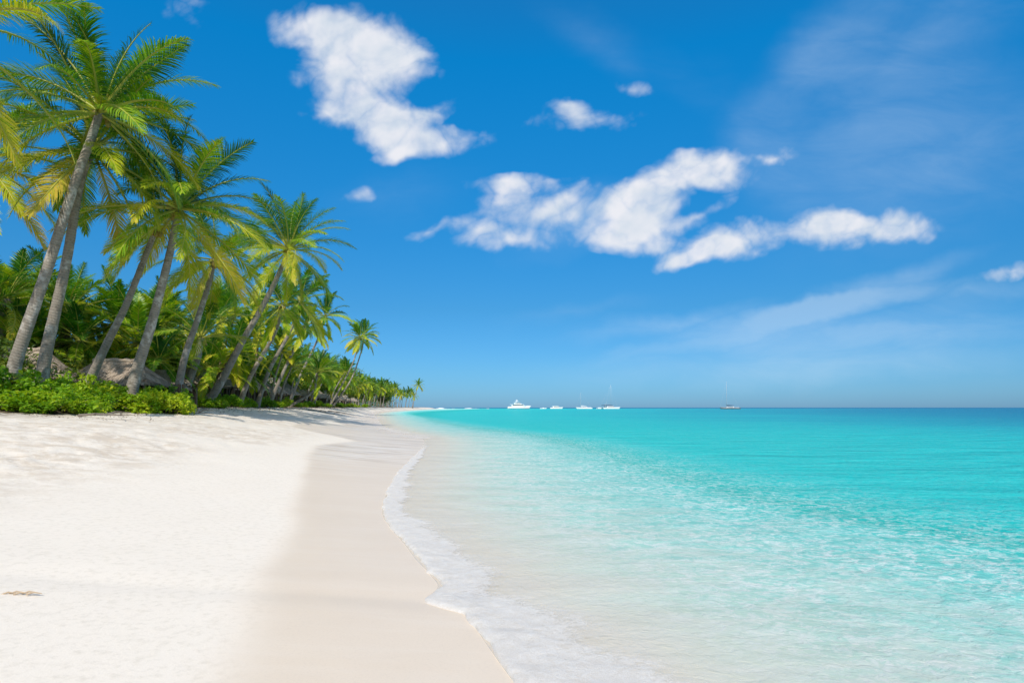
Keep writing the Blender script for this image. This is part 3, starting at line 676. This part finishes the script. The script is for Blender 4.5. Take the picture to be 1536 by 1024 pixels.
# ------------------------------------------------------------------ THATCHED SHELTERS
def hut(label, px, Y_, w_, d_, eave, ridge, rz=0.0, seed=0, group='thatched shelters', dx=0):
    rn = random.Random(seed); x = (px - CX) / F * Y_ + dx; z0 = ground(x, Y_)
    root = empty('thatched_shelter', (x, Y_, z0 - .05), rz); tag(root, label, 'shelter', group)
    mb = MB(); na, nl = 72, 9; rows = []
    rl = max(0, (w_ - d_ * .8)) / 2
    def roof_pt(a, l, jit=0):
        c, s = math.cos(a), math.sin(a); k = 1 / (abs(c) ** 3.2 + abs(s) ** 3.2) ** (1 / 3.2)
        ex, ey = c * k * w_ / 2, s * k * d_ / 2; rx = max(-rl, min(rl, ex)); ry = 0
        t = l; zz = eave + (ridge - eave) * (t * abs(t) ** .12) + .05 * math.sin(a * 7 + t * 9) * (1 - t)
        return Vector((ex + (rx - ex) * t, ey + (ry - ey) * t * .985, zz + jit))
    vs = []
    for l in range(nl + 1):
        for i in range(na): vs.append(roof_pt(6.28319 * i / na, l / nl, rn.uniform(-.05, .05) if 0 < l else rn.uniform(-.12, .04)))
    fs = [(l*na+i, l*na+(i+1) % na, (l+1)*na+(i+1) % na, (l+1)*na+i) for l in range(nl) for i in range(na)]
    b0 = len(vs); vs += [roof_pt(6.28319 * i / na, .04) + Vector((0, 0, -.16)) for i in range(na)]
    fs += [(i, b0 + i, b0 + (i + 1) % na, (i + 1) % na) for i in range(na)]
    mb.add(vs, fs)
    for k in range(2600):                                    # straw ends
        a = rn.uniform(0, 6.283); l = rn.random() ** 1.2 * .97; ln = rn.uniform(.18, .42)
        p = roof_pt(a, l); q = roof_pt(a + rn.uniform(-.02, .02), max(-.12, l - ln / max(.5, d_ * .5))); up = Vector((0, 0, rn.uniform(.02, .09)))
        tdir = (roof_pt(a + .02, l) - roof_pt(a - .02, l)).normalized() * rn.uniform(.015, .05)
        mb.add([p + up * .3 - tdir, p + up * .3 + tdir, q + up + tdir * .4, q + up - tdir * .4], [(0, 1, 2, 3)])
    mb.build('roof', M['thatch'], root)
    rc = MB(); pts = [Vector((-rl - .15 + (2 * rl + .3) * i / 10, rn.uniform(-.03, .03), ridge + .02 + rn.uniform(-.03, .05))) for i in range(11)]; rc.tube(pts, .13, 8); rc.build('ridge_roll', M['thatch'], root)
    for sx in ((-1, -.33, .33, 1) if w_ > 4.5 else (-1, 1)):
        for sy in (-1, 1):
            p = MB(); X0, Y0 = sx * w_ * .40, sy * d_ * .36; p.tube([(X0, Y0, -.2), (X0 + rn.uniform(-.04, .04), Y0, eave * .5), (X0, Y0, eave + .25)], [.075, .065, .06], 8); p.build('post', M['wood'], root)
    bw = MB()
    for k in range(int(w_ / .22)):                            # woven wall of upright canes at the back
        X0 = -w_ * .42 + k * .22 + rn.uniform(-.03, .03); bw.tube([(X0, d_ * .40, 0), (X0 + rn.uniform(-.05, .05), d_ * .40, eave + .1)], .10, 6)
    bw.build('back_wall', M['wood'], root)
hut('low thatched shelter behind the slim curved trunk, widest roof in view', 176, 33.5, 5.4, 4.0, 1.25, 2.55, .08, 1)
hut('thatched shelter mostly hidden behind the two thick grey trunks at the left edge', 42, 30, 4.6, 3.6, 1.30, 2.75, .05, 2)
hut('small thatched roof half hidden by yellow fronds left of the short young palm', 240, 38, 3.4, 3.0, 1.15, 2.2, .1, 3)
for i, (px, Y_, w_) in enumerate([(322,50,5.0),(352,56,4.6),(384,63,6.0),(412,70,6.4),(436,79,6.0),(456,90,6.0),(474,102,6.5),(492,118,7.5),(510,138,8.5),(528,160,10),(544,190,11),(558,225,13)]):
    xv = float(veg(Y_)) - 3.2 - Y_ * .008
    hut('one of the weathered thatched shelters in the line behind the trunks along the beach', CX + xv / Y_ * F, Y_, w_, 3.4 * (1 + Y_ / 300), 1.55 + Y_ * .003, 2.9 + Y_ * .009, 1.15, 30 + i, 'thatched shelters along the beach')

# ------------------------------------------------------------------ DRIFTWOOD on the sand
rnd = random.Random(61)
def branch(label, px, py, Y_, ln, rz, seed):
    rn = random.Random(seed); x = (px - CX) / F * Y_; mb = MB(); dr = Vector((math.cos(rz), math.sin(rz), 0)); sd = Vector((-dr.y, dr.x, 0))
    def line(o, dv, L, r, dep):
        pts = [o]; n = 7
        for i in range(n):
            dv = (dv + Vector((rn.uniform(-.22, .22), rn.uniform(-.22, .22), rn.uniform(-.14, .14)))).normalized(); p = pts[-1] + dv * L / n
            gz = ground(x + p.x, Y_ + p.y) - z0; p.z = max(p.z, gz + r * .6); p.z = min(p.z, gz + .28); pts.append(p)
        mb.tube(pts, [r * (1 - .8 * i / n) for i in range(n + 1)], 6)
        if dep:
            for k in (2, 3, 5): line(pts[k], (dv + sd * rn.choice((-1, 1)) * .9 + Vector((0, 0, .35))).normalized(), L * .45, r * .5, dep - 1)
    z0 = ground(x, Y_); line(Vector((0, 0, .06)), dr, ln, .055 * (ln / 2.5) ** .5, 1)
    o = mb.build('driftwood_branch', M['drift'], None, (x, Y_, z0)); tag(o, label, 'driftwood', 'driftwood on the beach')
branch('long thin dark branch on the sand in front of the left shrubs', 118, 626, 21.2, 1.9, -.1, 1)
branch('bare branch on the sand before the yellow leaning palm shrubs', 235, 617, 30, 2.6, .05, 2)
branch('tangled driftwood pile nearest the low spreading palm', 462, 611, 74, 4.5, .2, 3)
branch('driftwood branch at the right end of the debris, towards the water', 492, 612, 84, 5.0, -.25, 4)
branch('short driftwood piece beside the trunks before the shelters', 425, 611, 62, 2.6, .4, 5)
# a scuffed twig half buried at the left edge
mb = MB()
b0 = Vector(((20 - CX) / F * 4.75, 4.75, 0)); b0.z = ground(b0.x, b0.y)
for k in range(5):
    o_ = Vector((-.10 + k * .05, .02 * (k % 2), .004)); mb.tube([o_, o_ + Vector((.05, .012, .016)), o_ + Vector((.11, .02, .003))], [.005, .007, .003], 6)
tag(mb.build('dry_twig', simple_mat('tan_twig', (.46, .35, .24), .9, .2, .3, 30), None, b0), 'small tan twig half buried in the dry sand at the left edge', 'twig')

# ------------------------------------------------------------------ BOATS
def hull_mesh(name, L, B, fb_s, fb_b, draft, m, stripe=True):
    """stern at -L/2, bow at +L/2 along local X"""
    mb = MB(); ns = 22; prof = [(0, -1), (.45, -.75), (.78, -.25), (.9, .02), (.96, .45), (1, 1)]
    vs = []; 
    for i in range(ns + 1):
        t = i / ns; hb = B / 2 * (1 - max(0, (t - .42) / .58) ** 2.1) * (.86 + .14 * min(1, t / .3)) + .02
        fb = fb_s + (fb_b - fb_s) * t ** 1.8; rake = .07 * L * max(0, (t - .8) / .2) ** 1.2
        ring = []
        for (u, z) in prof:
            zz = z * fb if z > 0 else z * draft * (1 - .75 * max(0, (t - .6) / .4)); ring.append((u, zz))
        row = [(-L/2 + t * L * .93 + rake * max(0, zz / fb), -u * hb, zz) for u, zz in ring[::-1]] + [(-L/2 + t * L * .93 + rake * max(0, zz / fb), u * hb, zz) for u, zz in ring[1:]]
        vs += row
    n = 2 * len(prof) - 1
    fs = [(i*n+k, (i+1)*n+k, (i+1)*n+k+1, i*n+k+1) for i in range(ns) for k in range(n - 1)]
    fs += [(i*n, i*n+n-1, (i+1)*n+n-1, (i+1)*n) for i in range(ns)]                # deck
    fs += [tuple(range(n)), tuple(ns*n + k for k in range(n))[::-1]]
    return mesh(name, vs, fs, m, None, True)
def wedge(mb, side, hw0, hw1):
    """side: outline (x, z); walls tumble home from half width hw0 at the bottom to hw1 at the top"""
    z0 = min(z for _, z in side); z1 = max(z for _, z in side); n = len(side)
    f = lambda z: hw0 + (hw1 - hw0) * (z - z0) / max(1e-6, z1 - z0)
    vs = [(x, -f(z), z) for x, z in side] + [(x, f(z), z) for x, z in side]
    mb.add(vs, [tuple(range(n)), tuple(range(n, 2 * n))[::-1]] + [(i, n + i, n + (i + 1) % n, (i + 1) % n)for i in range(n)])
def boat_root(name, label, cat, px, Y_, rz, group='boats moored offshore'):
    x = (px - CX) / F * Y_; r = empty(name, (x, Y_, 0), rz); tag(r, label, cat, group); return r
def rod(r, name, pts, rad, m, n=6): b = MB(); b.tube(pts, rad, n); return b.build(name, m, r, smooth=True)

# the big motor yacht, bow to the right
r = boat_root('motor_yacht', 'large white motor yacht with three decks, leftmost boat on the horizon', 'yacht', 779, 850, 0)
L_ = 33
link('hull', hull_mesh('hull', L_, 7.6, 3.0, 4.3, 1.4, M['gel']), r)
st = MB(); wedge(st, [(-15.4, .15), (14.0, .15), (14.2, .55), (-15.5, .55)], 3.78, 3.8); st.build('boot_stripe', M['antifoul'], r)
b = MB(); wedge(b, [(-11, 3.0), (8.5, 3.6), (5.5, 6.0), (-11, 6.0)], 3.2, 2.8); dk = b.build('main_deckhouse', M['gel'], r)
b = MB(); wedge(b, [(-9.5, 4.2), (6.4, 4.5), (5.2, 5.45), (-9.5, 5.45)], 3.12, 2.95); b.build('window', M['glassdark'], dk)
b = MB(); wedge(b, [(-13.5, 6.0), (6.2, 6.0), (6.2, 6.35), (-13.5, 6.35)], 3.3, 3.3); b.build('upper_deck', M['gel'], r)
b = MB(); wedge(b, [(-7, 6.35), (3.6, 6.35), (1.2, 8.5), (-7, 8.5)], 2.5, 2.1); ud = b.build('upper_deckhouse', M['gel'], r)
b = MB(); wedge(b, [(-5.8, 6.95), (2.7, 6.95), (1.6, 7.9), (-5.8, 7.9)], 2.45, 2.25); b.build('window', M['glassdark'], ud)
b = MB(); wedge(b, [(-8.5, 8.5), (1.6, 8.5), (1.2, 8.8), (-8.5, 8.8)], 2.5, 2.5); wedge(b, [(-6.5, 10.3), (-1.2, 10.3), (-1.6, 10.6), (-6.2, 10.6)], 1.9, 1.7); b.build('hardtop', M['gel'], r)
b = MB(); wedge(b, [(-5.6, 8.8), (-4.6, 8.8), (-3.4, 10.3), (-4.2, 10.3)], 1.5, 1.4); b.build('radar_arch', M['gel'], r)
rod(r, 'mast', [(-3.6, 0, 10.6), (-3.9, 0, 13.4)], [.22, .08], M['gel'])
b = MB(); b.tube([(-4.7, 0, 11.6), (-2.6, 0, 11.6)], .25, 8); b.build('radar', M['gel'], r)
rl_ = MB()
for sy in (-1, 1):
    pts = [(-15 + i * 2.9, sy * 3.6 * (1 - max(0, (i - 6) / 4.6) ** 2), 4.15 + max(0, i - 4) * .20) for i in range(11)]; rl_.tube(pts, .05, 5)
    for p in pts: rl_.tube([(p[0], p[1], 2.8), p], .04, 5)
rl_.build('railing', M['alu'], r)
b = MB(); b.box(-18.2, -15.2, -2.8, 2.8, .35, .7); b.build('swim_platform', M['teak'], r)

def sailboat(label, px, Y_, L, rz, hull_m, mast_x, mast_h, cover, group='boats moored offshore', dark_deck=False):
    r = boat_root('sailing_boat', label, 'sailboat', px, Y_, rz)
    fb = L * .062; B = L * .27
    link('hull', hull_mesh('hull', L, B, fb, fb * 1.45, L * .04, hull_m), r)
    b = MB(); wedge(b, [(-L * .20, fb * .95), (L * .20, fb * 1.05), (L * .13, fb * 1.75), (-L * .19, fb * 1.8)], B * .33, B * .27); cb = b.build('cabin', M['gel'], r)
    b = MB(); wedge(b, [(-L * .15, fb * 1.3), (L * .13, fb * 1.32), (L * .105, fb * 1.55), (-L * .15, fb * 1.58)], B * .318, B * .297); b.build('window', M['glassdark'], cb)
    b = MB(); wedge(b, [(-L * .42, fb * .95), (-L * .22, fb * .95), (-L * .22, fb * 1.3), (-L * .43, fb * 1.3)], B * .36, B * .35); b.build('cockpit_coaming', M['gel'], r)
    mx = mast_x * L; rod(r, 'mast', [(mx, 0, fb), (mx, 0, mast_h * .6), (mx - .1, 0, mast_h)], [L * .0068, L * .006, L * .004], M['alu'])
    rod(r, 'spreader', [(mx, -B * .3, mast_h * .55), (mx, B * .3, mast_h * .55)], L * .0025, M['alu'])
    rod(r, 'boom', [(mx, 0, fb * 2.5), (mx - L * .38, 0, fb * 2.6)], L * .005, M['alu'])
    b = MB(); b.tube([(mx + .05, 0, fb * 2.85), (mx - L * .06, 0, fb * 2.85), (mx - L * .2, 0, fb * 2.8), (mx - L * .37, 0, fb * 2.75)], [L * .014, L * .02, L * .016, L * .006], 8); b.build('sail_cover', cover, r, smooth=True)
    b = MB(); top = (mx - .1, 0, mast_h * .985)
    for e in ((L * .485, 0, fb * 1.42), (-L * .47, 0, fb), (mx, -B * .46, fb), (mx, B * .46, fb)): b.tube([top, e], L * .0012, 4)
    b.build('rigging', M['alu'], r)
    rl = MB()
    for sy in (-1, 1):
        pts = [(-L * .46 + L * .1 * i, sy * B * .46 * (1 - max(0, (i - 4) / 5.4) ** 2), fb * 1.55 + max(0, i - 3) * fb * .08) for i in range(10)]; rl.tube(pts, L * .0014, 4)
        for p in pts: rl.tube([(p[0], p[1], fb * .9), p], L * .0014, 4)
    rl.build('railing', M['alu'], r)
    return r
sailboat('dark hulled sailboat with a navy sail cover, alone on the right part of the horizon', 1094.5, 680, 23, math.pi, M['greyhull'], .16, 31, M['navy'])
sailboat('small white sailboat with one thin mast, between the low cabin boat and the catamaran', 876, 800, 22, math.pi, M['gel'], .20, 22, M['gel'])

# catamaran with a dark awning
r = boat_root('catamaran', 'white catamaran with a dark awning and one tall mast, right of the small white sailboat', 'catamaran', 914, 760, .5)
for sy in (-1, 1):
    o = link('hull', hull_mesh('hull', 27, 2.8, 1.7, 2.4, .6, M['gel']), r, (0, sy * 5.6, 0))
b = MB(); b.box(-9.5, 7, -5.0, 5.0, 1.35, 1.75); b.build('bridge_deck', M['gel'], r)
b = MB(); wedge(b, [(-6, 1.75), (6, 1.75), (3.5, 3.4), (-6, 3.4)], 4.2, 3.6); cb = b.build('cabin', M['gel'], r)
b = MB(); wedge(b, [(-5.2, 2.3), (5.2, 2.3), (4.3, 2.95), (-5.2, 2.95)], 4.08, 3.84); b.build('window', M['glassdark'], cb)
b = MB(); wedge(b, [(-10, 4.3), (3, 4.3), (2, 4.7), (-4, 4.95), (-9.5, 4.7)], 4.4, 3.8); aw = b.build('awning', M['navy'], r)
for sx in (-9, 1.5):
    for sy in (-3.9, 3.9): rod(r, 'awning_pole', [(sx, sy, 1.7), (sx, sy, 4.35)], .07, M['alu'])
for mx in (2.5,):
    rod(r, 'mast', [(mx, 0, 3.3), (mx, 0, 20), (mx - .1, 0, 31)], [.13, .11, .07], M['alu'])
rod(r, 'boom', [(2.4, 0, 5.6), (-8, 0, 5.7)], .12, M['alu'])
b = MB()
for e in ((12.5, 0, 2.2), (-11, -5.4, 1.8), (-11, 5.4, 1.8), (2.4, -5.5, 1.8), (2.4, 5.5, 1.8)): b.tube([(2.4, 0, 30), e], .03, 4)
b.build('rigging', M['alu'], r)

def cruiser(label, px, Y_, L, rz, name='cabin_cruiser', cat='motorboat', small=False):
    r = boat_root(name, label, cat, px, Y_, rz); fb = L * .085; B = L * .30
    link('hull', hull_mesh('hull', L, B, fb, fb * 1.5, L * .03, M['gel']), r)
    if small:
        b = MB(); wedge(b, [(-L * .1, fb), (L * .12, fb), (L * .05, fb * 1.9), (-L * .08, fb * 1.9)], B * .2, B * .16); b.build('console', M['gel'], r)
        b = MB(); wedge(b, [(-L * .49, -.1), (-L * .43, -.1), (-L * .43, fb * 1.5), (-L * .47, fb * 1.5)], B * .1, B * .08); b.build('outboard_motor', M['greyhull'], r); return r
    b = MB(); wedge(b, [(-L * .30, fb * .9), (L * .26, fb * 1.15), (L * .12, fb * 2.3), (-L * .28, fb * 2.3)], B * .40, B * .33); cb = b.build('cabin', M['gel'], r)
    b = MB(); wedge(b, [(-L * .24, fb * 1.45), (L * .205, fb * 1.5), (L * .145, fb * 2.0), (-L * .24, fb * 2.0)], B * .384, B * .352); b.build('window', M['glassdark'], cb)
    b = MB(); wedge(b, [(-L * .36, fb * 2.3), (L * .14, fb * 2.3), (L * .12, fb * 2.5), (-L * .36, fb * 2.5)], B * .38, B * .37); b.build('cabin_roof', M['gel'], r)
    for sy in (-1, 1): rod(r, 'rail_post', [(-L * .34, sy * B * .34, fb), (-L * .34, sy * B * .34, fb * 2.3)], L * .004, M['alu'])
    return r
cruiser('low white cabin boat between the yacht and the small white sailboat', 835, 820, 18, .05)
cruiser('tiny open white skiff just right of the large yacht', 815, 840, 9.5, 0, 'open_skiff', 'skiff', True)
cruiser('small white cabin boat at the left end of the catamaran', 899, 800, 8.5, .2)
# broken water over the far reef
xs = np.linspace(-118, -34, 260); V = []; Fc = []
hh = 1.25 * np.clip(fbm(xs * .09, xs * 0, 3, 5) * 2.2 - .75, .03, 1) * np.clip((xs + 118) / 8, 0, 1)
for i, x in enumerate(xs):
    yb = 905 + 8 * math.sin(x * .05); h_ = float(hh[i]); V += [(x, yb - 3.5, -.1), (x, yb - 1.2, h_ * .75), (x, yb, h_), (x, yb + 3, -.1)]
    if i: a = 4 * (i - 1); Fc += [(a + k, a + k + 4, a + k + 5, a + k + 1) for k in range(3)]
tag(link('reef_surf', mesh('reef_surf', V, Fc, simple_mat('surf_white', (.82, .83, .83), .7, .3, .1, .2), None, True)), 'thin white line of surf breaking off the far point', 'surf', kind='stuff')

# ------------------------------------------------------------------ WORLD
SUN_EL, SUN_AZ = R(46), math.atan2(-.03, -1.0)
wd = bpy.data.worlds.new('World'); sc.world = wd; wd.use_nodes = True; nt = wd.node_tree; nt.nodes.clear(); q = NT(nt)
WS = .10
sky = q.n('ShaderNodeTexSky', sky_type='NISHITA'); sky.sun_disc = False; sky.sun_elevation = SUN_EL; sky.sun_rotation = SUN_AZ
sky.altitude = 0; sky.air_density = 1.0; sky.dust_density = .4; sky.ozone_density = 3.0
dirv = q.n('ShaderNodeTexCoord').outputs['Generated']
sep = q.n('ShaderNodeSeparateXYZ'); q.l(dirv, sep.inputs[0])
yy_ = q.math('MAXIMUM', sep.outputs[1], .08)
u = q.math('DIVIDE', sep.outputs[0], yy_); v = q.math('DIVIDE', sep.outputs[2], yy_)
cmb = q.n('ShaderNodeCombineXYZ'); q.l(u, cmb.inputs[0]); q.l(v, cmb.inputs[1]); uv = cmb.outputs[0]
frontm = q.mapr(sep.outputs[1], .12, .3)
GRADE = [(0, (.30, .63, 1.2)), (.06, (.28, .67, 1.10)), (.16, (.22, .72, 1.06)), (.3, (.13, .92, 1.36)), (.5, (.03, 1.26, 1.85)), (.7, (.2, 1.2, 1.8)), (1, (.3, 1.1, 1.6))]
elev = q.math('MAXIMUM', sep.outputs[2], 0.0)
grade = q.ramp(elev, GRADE)
skyc = q.mix(1.0, sky.outputs[0], grade, 'MULTIPLY')
# clouds: soft lobes on the sky's own directions, broken up by fractal noise
wn = q.noise(uv, 7.0, 4, .55, 0, out=1); wv = q.vmath('SUBTRACT', wn, (.5, .5, .5))
uvw = q.vmath('ADD', uv, q.vmath('SCALE', wv, .075))
def lobes(lst):
    tot = None
    for (px, py, rx, ry, rot, wgt) in lst:
        mp = q.mapping(uvw, ((px - CX) / F, (HY - py) / F, 0), (0, 0, R(-rot)), (rx / F * 1.36, ry / F * 1.36, 1), 'TEXTURE')
        gr = q.n('ShaderNodeTexGradient', gradient_type='SPHERICAL'); q.l(mp, gr.inputs[0])
        val = q.math('MULTIPLY', gr.outputs[1], wgt)
        tot = val if tot is None else q.math('ADD', tot, val)
    return tot
CUM = [(462,42,62,34,10,.9),(535,52,80,46,0,1),(605,88,60,38,15,.9),(520,112,75,48,0,1),(555,158,80,46,20,1),(496,166,50,20,0,.7),(605,190,60,34,10,.9),(646,165,48,15,-25,.75),(650,212,85,22,-8,.85),(600,234,40,15,-10,.7),
       (875,180,85,22,-5,1),(850,162,28,14,0,.6),(950,128,42,15,8,.75),
       (755,275,75,18,-6,.6),(735,318,75,26,-38,.72),(800,318,90,28,-30,.85),(775,362,70,16,4,.7),(650,342,52,13,-15,.6),(845,292,40,12,-32,.55),(858,322,46,22,-35,.6),
       (1010,268,95,32,-18,1.05),(935,310,68,46,-30,1.05),(1070,262,62,28,5,1),(930,358,70,24,3,.9),(985,325,50,36,-40,.7),(1045,322,55,13,-20,.75),
       (1078,366,84,30,-6,1.15),(1035,385,58,18,-15,1.0),
       (1222,342,72,22,-18,1),(1290,345,85,23,-14,.95),(1352,330,62,22,10,.85),(1262,325,35,14,0,.6),
       (545,293,42,16,-10,.5),(1160,232,40,14,-10,.8),(282,18,46,26,20,.45),(1515,405,70,12,-16,.6),(120,338,60,13,10,.35)]
F1 = lobes(CUM)
nd = q.noise(q.mapping(q.mapping(uv, rot=(0, 0, -.5)), scale=(.85, 1.2, 1)), 8.0, 8, .58, .5)
ndb = q.noise(q.mapping(q.mapping(uv, (-.008, .022, 0), rot=(0, 0, -.5)), scale=(.85, 1.2, 1)), 9.0, 4, .5, .45)
nda = q.noise(q.mapping(q.mapping(uv, rot=(0, 0, -.5)), scale=(.85, 1.2, 1)), 9.0, 4, .5, .45)
nd2 = q.noise(uv, 38.0, 5, .6, .1)
F1 = q.math('MINIMUM', F1, 1.05)
def billow(vec, off_):
    n = q.noise(q.mapping(vec, off_), 15.0, 3, .5, .3)
    return q.math('ABSOLUTE', q.math('SUBTRACT', q.math('MULTIPLY', n, 2.0), 1.0))
bil = billow(uv, (0, 0, 0)); bil_s = billow(uv, (-.006, .014, 0))
dens = q.math('ADD', F1, q.math('ADD', q.math('ADD', q.math('MULTIPLY', q.math('SUBTRACT', nd, .5), 1.35), q.math('MULTIPLY', q.math('SUBTRACT', bil, .22), .75)), q.math('MULTIPLY', q.math('SUBTRACT', nd2, .5), .28)))
dens = q.math('SUBTRACT', dens, .03)
dens = q.math('MULTIPLY', dens, q.mapr(F1, .02, .25))
ca = q.mapr(dens, .06, 1.12); ca = q.math('MULTIPLY', ca, .95)
# wispy high cloud
CIR = [(1300,440,180,24,-20,.8),(1180,478,230,16,-12,.9),(1010,485,170,18,-8,.7),(1240,60,200,60,-50,.35),(1100,180,160,60,60,.25),(1460,440,160,22,-10,.6),(1380,490,260,26,-4,.7),(860,470,160,20,-10,.35),(1200,540,420,34,-3,.5),(860,330,120,50,-25,.6),(600,290,160,60,-10,.3),(1420,250,330,110,-20,.6),(900,60,140,50,30,.35),(1350,90,300,110,-35,.55),(1250,560,420,60,0,.35)]
F2 = lobes(CIR)
nc = q.noise(q.mapping(uv, rot=(0, 0, .35), scale=(1, 3.2, 1)), 5.0, 7, .6, .5)
cc = q.math('MULTIPLY', q.mapr(q.math('MULTIPLY', F2, q.math('ADD', nc, .25)), .05, .85), .36)
light = q.math('ADD', .55, q.math('ADD', q.math('MULTIPLY', q.math('SUBTRACT', nda, ndb), 2.4), q.math('MULTIPLY', q.math('SUBTRACT', bil, bil_s), .9)), clamp=True)
ccol = q.mix(light, (.66 / WS, .74 / WS, .83 / WS), (.88 / WS, .88 / WS, .92 / WS))
final = q.mix(q.math('MULTIPLY', cc, frontm), skyc, (.62 / WS, .78 / WS, .92 / WS))
final = q.mix(q.math('MULTIPLY', ca, frontm), final, ccol)
# unseen white cloud overhead and behind the viewer, added as neutral fill light
over = q.math('MAXIMUM', q.mapr(sep.outputs[2], .66, .82), q.math('MULTIPLY', q.mapr(sep.outputs[1], -.05, -.35), q.mapr(sep.outputs[2], .02, .2)))
fill_cloud = q.mapr(q.noise(q.mapping(dirv, scale=(1, 1, 1.3)), 2.6, 6, .58), .42, .60)
final = q.mix(q.math('MULTIPLY', over, fill_cloud), final, (.84 / WS, .84 / WS, .84 / WS))
bg = q.n('ShaderNodeBackground'); q.l(final, bg.inputs[0]); bg.inputs[1].default_value = WS
q.l(bg.outputs[0], q.n('ShaderNodeOutputWorld').inputs[0])

sun = bpy.data.lights.new('sun', 'SUN'); sun.energy = 4.1; sun.angle = R(.5); sun.color = (1, .925, .82)
so = bpy.data.objects.new('sun', sun); COL.objects.link(so); so.location = (-20, 0, 60)
sd = Vector((math.sin(SUN_AZ) * math.cos(SUN_EL), math.cos(SUN_AZ) * math.cos(SUN_EL), math.sin(SUN_EL)))
so.rotation_euler = sd.to_track_quat('Z', 'Y').to_euler()

# ------------------------------------------------------------------ CAMERA
cam = bpy.data.cameras.new('camera'); cam.sensor_width = 36; cam.lens = 36 * F / 1536; cam.shift_y = (HY - 512) / 1536
cam.clip_start = .05; cam.clip_end = 60000
co_ = bpy.data.objects.new('camera', cam); COL.objects.link(co_); co_.location = (0, 0, ZC); co_.rotation_euler = (R(90), 0, 0)
sc.camera = co_
sc.view_settings.view_transform = 'Standard'; sc.view_settings.look = 'None'; sc.view_settings.exposure = 0; sc.view_settings.gamma = 1
sc.render.film_transparent = False
sc.cycles.max_bounces = 8; sc.cycles.transparent_max_bounces = 12
